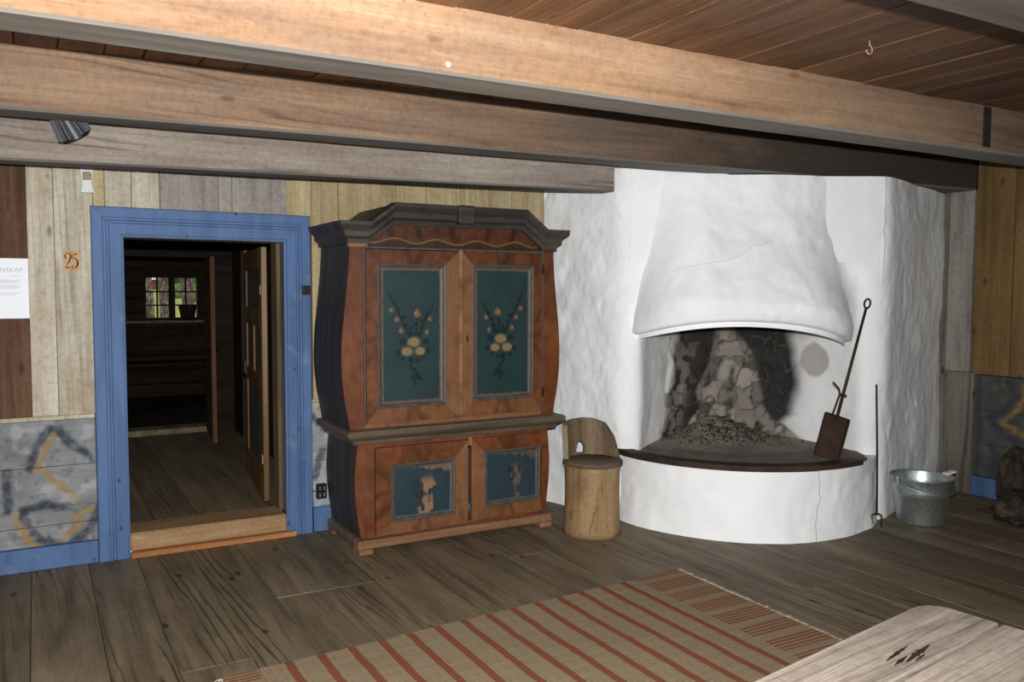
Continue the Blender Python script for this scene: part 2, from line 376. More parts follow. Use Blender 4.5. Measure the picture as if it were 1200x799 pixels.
bb2 = struct(box('baseboard_back', 1.50, 3.2, YB-.022, YB+.02, 0, .16, M_blue, bevel=.004))

# right wall
wr = struct(empty('wall_right', (XR, 0, 0)))
def rbox(name, d0, d1, y0, y1, z0, z1, mat, **k): return box(name, d0, d1, y0, y1, z0, z1, mat, wr, **k)
rbox('log_core', .03, .2, YF, YB+.1, -.1, ZC, M_dark)
rbox('corner_board', -.01, .03, 4.07, 4.4, 0, 2.33, M_post)
rbox('corner_board', -.022, .03, 3.875, 4.068, .94, 2.33, M_grey)
rbox('corner_board', -.03, .03, 3.83, 4.068, 0, .938, M_post)
ys = [3.87, 3.58, 3.30, 3.02, 2.72, 2.4, 2.1, 1.8, 1.5, 1.2, .9, .6, .3, 0, -.3, -.6, -.9, -1.2, -1.5, -1.8, YF]
for a, b in zip(ys[:-1], ys[1:]):
    rbox('wall_plank', random.uniform(-.004, .003), .03, b+.002, a-.002, .93, ZC-.02, M_goldr)
def rot_slab(name, y0, y1, z0, z1, colf):
    o = slab_grid(name, -y1, -y0, z0, z1, 0, .03, 200, 40, M_paint, wr, colf); o.rotation_euler = (0, 0, -math.pi/2); o.location = (0, 0, 0); return o
rd = [[(-3.80, .90), (-3.79, .16)], [(-3.58, .90), (-3.52, .78), (-3.62, .66), (-3.72, .60), (-3.60, .50), (-3.48, .44)], [(-3.70, .40), (-3.64, .30), (-3.69, .2)], [(-3.3, .8), (-3.1, .5), (-3.2, .2)], [(-2.8, .8), (-2.5, .4)]]
ro_ = [[(-3.46, .88), (-3.48, .72), (-3.62, .58), (-3.44, .50)], [(-3.0, .7), (-2.8, .4)]]
rcol = dado_col(rd, ro_, 11, (.09, .085, .072), .08)
for z0, z1 in [(.15, .40), (.40, .66), (.66, .925)]: rot_slab('dado_board', YF, 3.828, z0+.0015, z1-.0015, rcol)
struct(box('baseboard_right', XR-.025, XR+.02, YF, 3.828, 0, .148, M_blue, bevel=.004))

# unseen walls behind the camera with the windows the daylight comes from
def wall_with_window(name, a0, a1, wa0, wa1, wz0, wz1, make):
    r = struct(empty(name)); 
    for p in ((a0, wa0, 0, ZC), (wa1, a1, 0, ZC), (wa0, wa1, 0, wz0), (wa0, wa1, wz1, ZC)): make('log_core', *p, r)
    return r
wall_with_window('wall_left', YF, YB+.1, .4, 1.4, .95, 1.95, lambda n, a, b, z0, z1, r: box(n, XL-.2, XL, a, b, z0, z1, M_brownw, r))
wall_with_window('wall_front', XL, XR+.1, 2.6, 3.8, 1.0, 1.9, lambda n, a, b, z0, z1, r: box(n, a, b, YF-.2, YF, z0, z1, M_brownw, r))

# ------------------------------------------------------------------ doorway with blue casing
door = struct(empty('door_1', (DX0, YB, 0)))
def dloc(v): return [(p[0]-DX0, p[1]-YB, p[2]) for p in v]
prof = [(0, .012), (.012, .014), (.014, .024), (.072, .024), (.078, .017), (.088, .017), (.092, .031), (.104, .031), (.110, .026), (.160, .026), (.166, .018), (.166, -.01), (0, -.01)]
def casing(name, pa, pb):
    V = [pa(o, d) for o, d in prof]+[pb(o, d) for o, d in prof]; n = len(prof)
    f = gridfaces(n, 2, wrap=True)+[list(range(n)), list(range(n, 2*n))[::-1]]
    return put(name, dloc(V), f, M_blue, door, recalc=True)
casing('casing', lambda o, d: (DX0-o, YB-d, .0), lambda o, d: (DX0-o, YB-d, DZ1+o))
casing('casing', lambda o, d: (DX0-o+.0005, YB-d, DZ1+o), lambda o, d: (DX1+o-.0005, YB-d, DZ1+o))
casing('casing', lambda o, d: (DX1+o, YB-d, .0), lambda o, d: (DX1+o, YB-d, DZ1+o))
def dbox(name, x0, x1, y0, y1, z0, z1, mat, par=door, **k): return box(name, x0-DX0, x1-DX0, y0-YB, y1-YB, z0, z1, mat, par, **k)
dbox('threshold', DX0, DX1, YB-.012, YB+.23, .03, TH, M_thres, bevel=.008)
dbox('threshold_strip', DX0, DX1+.05, YB-.05, YB-.005, 0, .032, M_orange)
dbox('jamb', DX1+.003, DX1+.03, YB+.012, YB+.24, TH, DZ1, M_post)
dbox('jamb', DX1-.02, DX1+.03, YB+.10, YB+.24, TH, DZ1, M_jamb)
dbox('jamb', DX0-.03, DX0-.003, YB+.012, YB+.24, TH, DZ1, M_post)
dbox('jamb', DX0-.02, DX1+.02, YB+.012, YB+.24, DZ1-.003, DZ1+.03, M_post)
# open leaf, hinged on the right jamb and swung into the hall
leaf = empty('door_leaf', (DX1-.045-DX0, .235, .17), math.radians(84), door)
LW, LH, LT = 1.02, 1.66, .04
def lbox(n, x0, x1, z0, z1, m_, y0=0, y1=LT, par=leaf, **k): return box(n, x0, x1, y0, y1, z0, z1, m_, par, **k)
lbox('stile', 0, .12, 0, LH, M_ochre, bevel=.006); lbox('stile', LW-.12, LW, 0, LH, M_ochre, bevel=.006)
for z0, z1 in ((0, .2), (.72, .82), (1.14, 1.26), (LH-.14, LH)): lbox('rail', .12, LW-.12, z0, z1, M_ochre, bevel=.006)
lbox('muntin', LW/2-.05, LW/2+.05, .82, 1.14, M_ochre, bevel=.006)
for x0, x1, z0, z1 in ((.12, LW-.12, .2, .72), (.12, LW/2-.05, .82, 1.14), (LW/2+.05, LW-.12, .82, 1.14), (.12, LW-.12, 1.26, LH-.14)):
    lbox('panel', x0, x1, z0, z1, M_doorpan, .012, .03)
lbox('latch', LW-.10, LW-.05, .76, .86, M_iron, LT, LT+.02)
for z in (.25, 1.35): lbox('hinge', -.01, .05, z, z+.06, M_thres, LT, LT+.008)

# ------------------------------------------------------------------ hall, second doorway, far room with the window
HX0, HX1, HY1, HZ = -.5, 1.72, 8.9, 2.2
hf = struct(box('floor', HX0, 3.4, YB+.2, 12.0, TH-.1, TH-.03, M_dark, bevel=0))
x = HX0
while x < HX1:
    wd = random.uniform(.17, .27); x1 = min(x+wd, HX1)
    box('floor_plank', x+.002, x1-.002, YB+.232, HY1-.11, TH-.03, TH+random.uniform(-.006, -.001), M_hallfloor, hf, .004); x = x1
x = HX0
while x < 3.4:
    x1 = min(x+.25, 3.4); box('floor_plank', x+.002, x1-.002, HY1+.11, 12, TH-.03, TH-.003, M_darkx, hf, .004); x = x1
wh = struct(empty('wall_hall_right', (HX1, 0, 0))); y = YB+.2
while y < HY1:
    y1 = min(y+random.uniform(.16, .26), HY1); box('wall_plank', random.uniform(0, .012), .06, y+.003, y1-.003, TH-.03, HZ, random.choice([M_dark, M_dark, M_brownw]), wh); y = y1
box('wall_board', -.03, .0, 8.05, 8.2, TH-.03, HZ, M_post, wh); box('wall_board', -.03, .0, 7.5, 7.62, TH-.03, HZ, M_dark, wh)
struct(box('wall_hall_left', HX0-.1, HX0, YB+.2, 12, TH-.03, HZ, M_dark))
struct(box('ceiling', HX0-.1, 3.5, YB+.2, 12.2, HZ, HZ+.1, M_dark, bevel=0))
wf = struct(empty('wall_hall_far', (0, HY1, 0)))
EX0, EX1, EZ = .45, 1.50, 1.87
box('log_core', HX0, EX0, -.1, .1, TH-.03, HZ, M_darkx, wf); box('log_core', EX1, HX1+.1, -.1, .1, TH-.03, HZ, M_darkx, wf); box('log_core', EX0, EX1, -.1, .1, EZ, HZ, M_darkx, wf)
d2 = struct(empty('door_2', (EX1, HY1, 0)))
box('threshold', EX0-EX1, 0, -.13, .12, TH-.03, TH+.05, M_hallfloor, d2, .006)
lf2 = empty('door_leaf', (-.03, -.12, TH+.03), math.radians(-96), d2)
for i in range(4): box('door_board', .235*i+.002, .235*(i+1)-.002, -.02, .02, 0, 1.68, M_brownw, lf2)
for s_ in (-1, 1):
    tube('ring_handle', [(.86+.045*math.cos(a), s_*.035, .93-.045+.045*math.sin(a)) for a in np.linspace(0, 6.28, 17)[:-1]], .006, M_iron, lf2, 6, closed=True)
struct(box('wall_far_right', 3.4, 3.5, HY1+.1, 12, TH-.03, HZ, M_dark))
WX0, WX1, WZ0, WZ1, WY = 1.25, 1.91, 1.175, 1.72, 12.0
ww = struct(empty('wall_far_room', (0, WY, 0)))
zz = TH-.03
while zz < HZ:
    z1 = min(zz+.19, HZ)
    for a, b in (((HX0, 3.4),) if z1 < WZ0 or zz > WZ1 else ((HX0, WX0), (WX1, 3.4))):
        zl, zh = max(zz, WZ1 if zz < WZ1 < z1 and False else zz), z1
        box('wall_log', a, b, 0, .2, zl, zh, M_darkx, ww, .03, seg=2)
    zz = z1
box('log_filler', WX0-.01, WX1+.01, .03, .2, WZ0-.2, WZ0-.012, M_darkx, ww); box('log_filler', WX0-.01, WX1+.01, .03, .2, WZ1+.012, WZ1+.2, M_darkx, ww)
win = struct(empty('window_1', (WX0, WY, WZ0)))
def wb_(n, x0, x1, z0, z1, y0=.06, y1=.10, m_=M_dark, par=win): return box(n, x0-WX0, x1-WX0, y0, y1, z0-WZ0, z1-WZ0, m_, par, .002)
wb_('window_frame', WX0-.03, WX1+.03, WZ0-.03, WZ0+.005, .0, .14); wb_('window_frame', WX0-.03, WX1+.03, WZ1-.01, WZ1+.03, .0, .14)
wb_('window_frame', WX0-.03, WX0+.01, WZ0, WZ1, .0, .14); wb_('window_frame', WX1-.01, WX1+.03, WZ0, WZ1, .0, .14); wb_('mullion', 1.547, 1.626, WZ0, WZ1)
M_glass = NT('window_glass'); M_glass.b.inputs['Transmission Weight'].default_value = 1; M_glass.b.inputs['IOR'].default_value = 1.0; M_glass = M_glass.out((.96, .98, .97), .0, .3)
for x0, x1 in ((1.26, 1.547), (1.626, 1.90)):
    c = (x0+x1)/2; zs = [WZ0+.005, 1.345, 1.525, 1.71]
    wb_('muntin', c-.011, c+.011, WZ0, WZ1, .07, .09)
    for z in zs[1:3]: wb_('muntin', x0, x1, z-.01, z+.01, .07, .09)
    for a, b in ((x0, c-.011), (c+.011, x1)):
        for z0, z1 in zip(zs[:-1], zs[1:]): wb_('pane', a, b, z0+.008, z1-.008, .078, .082, M_glass)
wb_('window_sill', WX0-.35, WX1+.05, WZ0-.06, WZ0-.03, -.14, .03, M_post)
tub = tag(empty('wooden_tub', (1.765, WY-.04, WZ0-.03)), 'small dark wooden tub standing on the sill of the far window', 'tub')
lathe('staves', [(.075, 0), (.085, .02), (.118, .2), (.106, .2), (.09, .05), (.01, .05)], M_dark, tub, 20); 
for z_, r_ in ((.05, .092), (.16, .113)): tube('hoop', [(r_*math.cos(a), r_*math.sin(a), z_) for a in np.linspace(0, 6.283, 21)[:-1]], .004, M_rust, tub, 5, closed=True)
bench = tag(empty('wall_bench', (1.2, 11.6, TH-.003)), 'dark plank bench along the wall under the far window', 'bench')
box('seat', -1.2, 1.3, -.2, .2, .44, .49, M_darkx, bench); box('backrest', -1.2, 1.3, .22, .26, .62, .80, M_darkx, bench)
for x_ in (-1.1, 1.2):
    box('leg', x_-.04, x_+.04, -.18, .18, 0, .44, M_darkx, bench); box('post', x_-.03, x_+.03, .20, .26, 0, .82, M_darkx, bench)

# outside the far window
M_grass = NT('meadow_grass'); _n = M_grass.noise(M_grass.coords((1.2, 1.2, 1.2)), 1, 6, .7); M_grass = M_grass.out(M_grass.ramp(_n, [(.3, lin('5f6d2c')), (.55, lin('9a9c48')), (.75, lin('b9ab62'))]), .9, .1)
M_bark = NT('pine_bark'); _v = M_bark.n('ShaderNodeTexVoronoi'); _v.inputs['Scale'].default_value = 1.; M_bark.l(M_bark.coords((22, 22, 7)), _v.inputs['Vector']); M_bark.bump(_v.outputs['Distance'], .8, .03)
M_bark = M_bark.out(M_bark.ramp(_v.outputs['Distance'], [(.1, lin('a08d84')), (.55, lin('5b4a43'))]), .9, .1)
M_leaf = NT('tree_foliage'); _n = M_leaf.noise(M_leaf.coords((5, 5, 5)), 1, 7, .7); M_leaf = M_leaf.out(M_leaf.ramp(_n, [(.3, lin('26361d')), (.5, lin('5d7040')), (.7, lin('9aa86a'))]), .9, .1)
g_ = put('ground', [(-60, 12.4, -.35), (90, 12.4, -.35), (90, 160, 2.9), (-60, 160, 2.9)], [(0, 1, 2, 3)], M_grass); struct(g_)
def trunk(x_, y_, r_, lab, h=9):
    t_ = tag(empty('pine_tree', (x_, y_, -.36+(y_-12.4)*.022)), lab, 'tree', 'pines outside the far window')
    n_ = 14; tube('trunk', [(.04*math.sin(i*1.3), .0, h*i/(n_-1)) for i in range(n_)], [r_*(1.25 if i == 0 else 1.02-.02*i) for i in range(n_)], M_bark, t_, 14)
    lump('crown', M_leaf, t_, (0, 0, h+1.2), (.38, .38, 1.5), x_, .3, 2.4, 3)
trunk(2.97, 24, .155, 'thick pine with scaly grey bark filling half of the left casement')
trunk(2.30, 21.5, .11, 'pine trunk beside the red cottage, seen through the left casement')
trunk(3.77, 26, .11, 'dark pine trunk seen through the right casement beside the tub')
trunk(3.34, 22, .055, 'slender dark pine trunk next to the tub')
cot = tag(empty('red_cottage', (11.25, 100, 1.5)), 'red timber cottage with a pale roof seen through the far window', 'building')
M_red = flat('falu_red', '8a3a2c', .8); M_roof = flat('pale_roof', 'c9cfd2', .6)
box('wall', -1.2, 1.2, 0, 3, 0, 1.15, M_red, cot, 0); put('roof', [(-1.4, -.3, 1.15), (1.4, -.3, 1.15), (1.4, 3.3, 1.15), (-1.4, 3.3, 1.15), (-1.4, 1.5, 2.2), (1.4, 1.5, 2.2)], [(0, 1, 5, 4), (2, 3, 4, 5), (0, 4, 3), (1, 2, 5), (0, 3, 2, 1)], M_roof, cot)
for i, (x_, y_, r_, lab) in enumerate([(9.55, 69, .55, 'leafy green bush on the meadow, seen between the casements'), (9.9, 62, .6, 'leafy bush on the meadow at the outer edge of the right casement'), (17, 150, 9, 'wide green grove at the end of the meadow behind the red cottage')]):
    tag(lump('bush', M_leaf, None, (0, 0, r_*1.0), (r_*1.1, r_, r_*1.3), i+3, .4, 3, 4, loc=(x_, y_, -.5+(y_-12.4)*.022)), lab, 'bush')

# ------------------------------------------------------------------ ceiling beams
def beam(label, p0, p1, wdt, z0, z1, mat, hump=.004, z0b=None):
    """p0,p1: front lower edge (x,y) at both ends"""
    b_ = empty('ceiling_beam', (p0[0], p0[1], z0)); n = 60; L = math.hypot(p1[0]-p0[0], p1[1]-p0[1]); b_.rotation_euler = (0, 0, math.atan2(p1[1]-p0[1], p1[0]-p0[0]))
    z0b = z0 if z0b is None else z0b; sec = [(0, 0), (wdt, 0), (wdt, 1), (0, 1)]
    sub = 5; ring = []
    c = [(.012, 0), (wdt-.012, 0), (wdt, .012), (wdt, z1-z0), (0, z1-z0), (0, .012)]
    for a, b in zip(c, c[1:]+c[:1]):
        for i in range(sub): ring.append((a[0]+(b[0]-a[0])*i/sub, a[1]+(b[1]-a[1])*i/sub))
    V = []
    for i in range(n):
        xx = L*i/(n-1)
        for (yy, zz_) in ring:
            nn_ = fbm(np.array([[xx*1.5, yy*9+p0[1]*3, zz_*9]]), 3)[0]-.5
            zo = (z0b-z0)*i/(n-1)*(1-zz_/(z1-z0))
            V.append((xx, yy+nn_*hump*3*(1 if yy < wdt*.9 else 0), zz_+zo+(nn_*hump*2 if zz_ < .05 else 0)))
    k = len(ring); f = gridfaces(k, n, wrap=True)+[list(range(k))[::-1], [(n-1)*k+i for i in range(k)]]
    o = put('ceiling_beam', V, f, mat, None, loc=b_.location, rot=b_.rotation_euler, recalc=True); bpy.data.objects.remove(b_)
    return tag(o, label, 'beam')
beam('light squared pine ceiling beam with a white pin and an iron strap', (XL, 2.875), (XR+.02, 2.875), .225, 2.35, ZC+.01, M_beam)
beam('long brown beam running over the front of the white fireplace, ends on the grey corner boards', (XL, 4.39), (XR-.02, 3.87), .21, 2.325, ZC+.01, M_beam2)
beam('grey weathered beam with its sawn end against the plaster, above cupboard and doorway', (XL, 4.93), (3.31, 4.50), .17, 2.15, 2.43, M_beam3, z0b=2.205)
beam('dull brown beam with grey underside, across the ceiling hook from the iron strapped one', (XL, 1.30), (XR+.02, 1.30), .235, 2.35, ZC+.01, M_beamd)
M_cstrap = flat('sooty_strap', '39322c', .8, 0, .2, .5, 30)
pin = tag(lathe('white_pin', [(.001, 0), (.011, .0), (.012, .003), (.008, .006), (.001, .007)], M_whitep, None, 14, loc=(1.348, 2.868, 2.385), rot=(math.radians(90), 0, 0)), 'small round white pin head on the light pine beam', 'pin')
strap = tag(box('iron_strap', 4.66, 4.73, 2.862, 2.868, 2.372, ZC-.005, M_cstrap, None, .002), 'dark iron strap on the side of the light pine beam', 'strap')
tag(tube('ceiling_hook', [(3.055, 2.379, ZC-.002), (3.055, 2.379, 2.578)]+[(3.055+.018*math.sin(a), 2.379, 2.56+.018*math.cos(a)) for a in np.linspace(0, 4.6, 12)], .0035, M_thres, None, 6), 'small open screw hook in the ceiling boards', 'hook')

# ------------------------------------------------------------------ fireplace
FO = np.array([3.42, 4.55]); P2 = np.array([4.98, 3.68]); CL = float(np.hypot(*(P2-FO))); CH = (P2-FO)/CL; NN = np.array([CH[1], -CH[0]])
UC, NHW, NDEP = .88, .74, .66
fire = tag(empty('corner_fireplace', (4.3, 4.4, 0)), 'whitewashed masonry corner fireplace with flared hood and round raised hearth', 'fireplace')
FB = np.array([4.3, 4.4, 0])
def uo(u, o): return FO+CH*u+NN*o
path = [np.array([3.24, 5.26]), FO, uo(UC-NHW, 0)]
for a in np.linspace(0, math.pi, 60)[1:-1]:
    cx_ = math.cos(a); path.append(uo(UC-NHW*cx_, -NDEP*(1-abs(cx_)**2.6)**.85))
path += [uo(UC+NHW, 0), P2, np.array([6.26, 4.13])]
path = np.array(path); seg = np.hypot(*np.diff(path, axis=0).T); cum = np.r_[0, np.cumsum(seg)]
ns = 600; s_ = np.linspace(0, cum[-1], ns); PP = np.stack([np.interp(s_, cum, path[:, i]) for i in (0, 1)], -1)
for it in range(110):
    q = PP.copy(); q[1:-1] = (PP[:-2]+2*PP[1:-1]+PP[2:])/4; PP = q
T = np.gradient(PP, axis=0); T /= np.hypot(T[:, 0], T[:, 1])[:, None]; NP = np.stack([T[:, 1], -T[:, 0]], -1)
U_ = (PP-FO)@CH; O_ = (PP-FO)@NN
nzr = 190; ztop = ZC-.002+(2.322-ZC)*sstep(.45, .70, U_)
inn = (O_ < -.03) & (U_ > .05) & (U_ < 1.75)
tt = np.linspace(0, 1, nzr)[:, None]; Z = tt*ztop[None, :]
KZ = 1-sstep(1.48, 1.80, Z)
flat_ = FO+U_[:, None]*CH
isn = (O_ < 0) & (U_ > .05) & (U_ < 1.75); KZ = np.where(isn[None, :], KZ, 1.)
X = flat_[None, :, 0]*(1-KZ)+PP[None, :, 0]*KZ; Y = flat_[None, :, 1]*(1-KZ)+PP[None, :, 1]*KZ
P3 = np.stack([X, Y, Z], -1)
side = np.where(U_ < .06, 1., np.where(U_ > 1.72, .68, .35))[None, :]
wp_ = P3+.05*np.stack([fbm(P3*7+k*11, 2)-.5 for k in range(3)], -1)*2
disp = (fbm(wp_*np.array([7, 7, 6.]), 3)-.5)*.030*side+(fbm(wp_*np.array([13, 13, 12.])+4, 3)-.5)*.010*side+(fbm(P3*2.2+8, 2)-.5)*.035
# niche: loose plaster flakes and stones
cell = np.floor(P3*np.array([7, 7, 6.])+fbm(P3*5, 2)[..., None]*1.5)
core = inn[None, :]*sstep(.72, .55, np.abs((U_-UC)/NHW+.03))[None, :]*(1-sstep(1.4, 1.6, Z))
disp += (hsh(cell)-.5)*.035*core
edge_ = np.zeros(Z.shape); hc_ = hsh(cell)
edge_[:, 1:] += np.abs(np.diff(hc_, axis=1)) > 1e-6; edge_[1:] += np.abs(np.diff(hc_, axis=0)) > 1e-6; edge_ = np.clip(edge_, 0, 1)*(core > .3)
disp *= np.r_[np.zeros(1), np.ones(ns-1)][None, :]
X = X+NP[None, :, 0]*disp; Y = Y+NP[None, :, 1]*disp
# colours: limewash outside, soot and bared clay inside the niche (v = position across the niche, -1..1)
v = np.repeat(((U_-UC)/NHW)[None, :], nzr, 0); dd = np.repeat((-O_/NDEP)[None, :], nzr, 0)
vv = np.where(inn[None, :], v, np.sign(v)*1.2); vv = np.where(Z > 1.75, 1.2, vv)
white = np.array(lin('f3f3f2')); nse = fbm(P3*6, 4); nse2 = fbm(P3*19+3, 4)
C = np.ones(Z.shape+(3,))*white*(.95+.08*nse)[..., None]
w1 = (nse-.5)*.22
lefte = np.interp(Z, [.45, .68, .87, 1.06, 1.3], [-.69, -.64, -.585, -.55, -.505])
righte = np.interp(Z, [.45, .65, .87, 1.06, 1.3], [.30, .58, .62, .585, .53])
grime = sstep(.82, .58, np.abs(vv+.03)+w1*.6)*inn[None, :]
C = mixc(C, lin('8e857b'), grime*.55)
soot = sstep(-.05, .04, vv-lefte+w1*.5)*sstep(.10, -.02, vv-righte+w1*.35)*inn[None, :]
C = mixc(C, lin('120e0c'), soot*(.93+.07*nse2)); C = mixc(C, lin('5d554d'), soot*edge_*(nse2 > .53)*.5)
leftrub = np.exp(-((vv-lefte-.10)/.10)**2)*inn[None, :]*sstep(1.3, 1.0, Z)
C = mixc(C, lin('7d746b'), (leftrub*sstep(.44, .56, nse2)*.85).clip(0, 1))
wl = np.interp(Z, [.45, .52, .67, .80, .99, 1.18, 1.4], [-.62, -.45, -.28, -.32, -.17, -.14, -.1])
wr_ = np.interp(Z, [.45, .67, .93, 1.12, 1.23, 1.4], [.7, .41, .30, .23, .09, .03])
wedge = sstep(-.02, .03, vv-wl+w1*.35)*sstep(.03, -.03, vv-wr_+w1*.5)*inn[None, :]
wc = np.array(lin('9b9186'))*(.35+.75*hsh(cell*1.0+3))[..., None]*(.65+.6*nse2)[..., None]; wc = mixc(wc, lin('1d1815'), edge_*.6*(nse2 > .42))
wc = mixc(wc, lin('2a2420'), sstep(.58, .68, fbm(P3*13+20, 4))*.75); wc = mixc(wc, lin('b3a99d'), sstep(.55, .65, fbm(P3*8+31, 3))*sstep(.75, .95, Z)*.6)
C = C*(1-wedge[..., None]*.93)+wc*wedge[..., None]*.93
C = mixc(C, lin('0f0c0a'), sstep(1.16, 1.36, Z)*inn[None, :]*sstep(.9, .6, np.abs(vv)))
patch = (1-sstep(.07, .09, np.hypot((vv-.75)*.9, (Z-1.065)*.85)+w1*.55))*inn[None, :]
C = mixc(C, lin('a79e94'), patch*.8)
V = np.stack([X, Y, Z], -1).reshape(-1, 3)-FB
put('masonry', V, gridfaces(ns, nzr), M_body, fire, smooth=True, cols=C)
# hood
nu, nv = 90, 70
t_ = np.linspace(-1, 1, nu); vr = np.r_[np.linspace(-.22, 0, 10)[:-1], np.linspace(0, 1, nv-9)]
def hood_pt(t, v_):
    zl = 1.368-.093*t*t-.022*t-.030*t**4
    if v_ < 0:
        k = -v_/.22; inset = .13*min(1, k*1.6); z_ = zl-.012*math.sin(min(1, k*2)*math.pi)+max(0, k-.5)*.5; vz = 0
    else: inset = 0; z_ = None; vz = v_
    ul = np.interp(vz, [0, .1, .35, .6, 1], [.06, .075, .125, .165, .185]); ur = np.interp(vz, [0, .08, .3, .55, .8, 1], [1.56, 1.57, 1.53, 1.475, 1.445, 1.44])
    pr = np.interp(vz, [0, .05, .12, .25, .4, .55, .75, 1], [.325, .345, .345, .290, .215, .145, .095, .07])
    ul += inset*.8; ur -= inset*.8; pr -= inset
    u = (ul+ur)/2+(ur-ul)/2*t; ex_ = .62+.75*float(sstep(.05, .45, vz)); o = -.05+(pr+.05)*(1-abs(t)**(3.2+.8*float(sstep(.05, .45, vz))))**ex_
    if z_ is None: z_ = zl+(ZC-.003+(2.322-ZC)*float(sstep(.40, .70, u))-zl)*v_
    return u, o, z_
V = []
for v_ in vr:
    for t in t_:
        u, o, z_ = hood_pt(float(t), float(v_)); p = uo(u, o); V.append((p[0], p[1], z_))
V = np.array(V); nrm = np.array([NN[0], NN[1], 0])
dsp = (fbm(V*np.array([6, 6, 6.])+2, 3)-.5)*.035+(fbm(V*np.array([18, 18, 16.])+7, 3)-.5)*.012
dsp *= np.repeat(sstep(-.15, .1, vr), nu)
V = V+nrm*dsp[:, None]; HV = V.copy()
put('hood', V-FB, gridfaces(nu, len(vr)), M_white, fire, smooth=True)
# whitened arch band under the lip
A = []
for t in np.linspace(-.97, .97, 60):
    u, o, z_ = hood_pt(float(t), 0.); u = .81+(u-.81)*.95; o -= .03
    for do, dz in ((0, 0.01), (0, -.042), (-.03, -.042), (-.03, .01)): p = uo(u, o+do); A.append((p[0]-FB[0], p[1]-FB[1], z_+dz))
put('arch_band', A, gridfaces(4, 60, wrap=True)+[(0, 1, 2, 3), (239, 238, 237, 236)], M_white, fire, recalc=True)
# round hearth
HC = np.array([4.40, 4.50]); HR = .962
na, nh = 150, 26; an = np.linspace(math.radians(150), math.radians(335), na); V = []; 
for j in range(nh):
    z_ = .448*j/(nh-1)
    for a in an: V.append((HC[0]+HR*math.cos(a), HC[1]+HR*math.sin(a), z_))
V = np.array(V); dr = (fbm(V*np.array([5, 5, 4.])+12, 3)-.5)*.035+(fbm(V*22, 2)-.5)*.006+.02*(1-V[:, 2]/.448)**4
rr = np.stack([V[:, 0]-HC[0], V[:, 1]-HC[1], 0*dr], -1)/HR; V = V+rr*dr[:, None]; HB = V.copy()
f = gridfaces(na, nh); top = list(range((nh-1)*na, nh*na)); 
V = np.vstack([V, [[HC[0], HC[1], .448]]]); c_ = len(V)-1
for a in range(na-1): f.append((top[a], top[a+1], c_))
put('hearth_base', V-FB, f, M_white, fire, smooth=False)
bpy.context.scene.objects['hearth_base'].data.polygons.foreach_set('use_smooth', [True]*((na-1)*(nh-1))+[False]*(na-1))
# iron-edged hearth plate in two pieces, clay hearth surface
def arcpiece(name, a0, a1, r0, r1, z0, z1, mat, n=30):
    V = []
    for a in np.linspace(math.radians(a0), math.radians(a1), n):
        for r, z_ in ((r0, z0), (r1, z0), (r1, z1-.004), (r1-.004, z1), (r0, z1)): V.append((HC[0]+r*math.cos(a)-FB[0], HC[1]+r*math.sin(a)-FB[1], z_))
    return put(name, V, gridfaces(5, n, wrap=True)+[(0, 1, 2, 3, 4), tuple((n-1)*5+i for i in (4, 3, 2, 1, 0))], mat, fire, recalc=True)
M_rim = wood('charred_hearth_rim', '231813', '3a2a21', '4b382c', 'X', 18, .02, .3, .2, .2, .7, .4, .3)
M_clay = flat('dark_hearth_clay', '857b71', .85, 0, .2, .45, 9)
arcpiece('hearth_rim', 173, 257.5, .90, .99, .447, .484, M_rim, 40); arcpiece('hearth_rim', 258, 281.5, .88, .985, .447, .477, M_rim, 16)
V = [(HC[0]+.95*math.cos(a)-FB[0], HC[1]+.95*math.sin(a)-FB[1], .470) for a in np.linspace(math.radians(150), math.radians(290), 50)]
V += [(5.0-FB[0], 4.3-FB[1], .470), (4.85-FB[0], 4.95-FB[1], .470), (4.3-FB[0], 5.15-FB[1], .470)]
n_ = len(V); V += [(a, b, .449) for a, b, c in V]
put('hearth_slab', V, [list(range(n_)), list(range(n_, 2*n_))[::-1]]+[(i, (i+1) % n_, n_+(i+1) % n_, n_+i) for i in range(n_)], M_clay, fire, recalc=True)
# ash heap against the back of the niche
g = 70; uu = np.linspace(.18, 1.62, g); oo = np.linspace(-.70, .12, g); UU, OO = np.meshgrid(uu, oo)
hgt = .12*np.exp(-((UU-.80)/.26)**2-((OO+.66)/.30)**2)+.03*np.exp(-((UU-.84)/.5)**2-((OO+.45)/.35)**2); nn_ = fbm(np.stack([UU*9, OO*9, 0*UU], -1), 4)
hgt = hgt*(.75+.5*nn_)-.004*(1-nn_); XY = FO+UU[..., None]*CH+OO[..., None]*NN
V = np.stack([XY[..., 0], XY[..., 1], .468+hgt], -1).reshape(-1, 3)
ash = np.ones((g, g, 3))*np.array(lin('8f857a'))*(.6+.6*nn_)[..., None]; ash = mixc(ash, lin('332a23'), sstep(.5, .62, fbm(np.stack([UU*24, OO*24, 0*UU], -1), 4))*.85*np.exp(-((UU-.80)/.26)**2-((OO+.5)/.25)**2))
put('ash_heap', V-FB, gridfaces(g, g), M_body, fire, smooth=True, cols=ash)
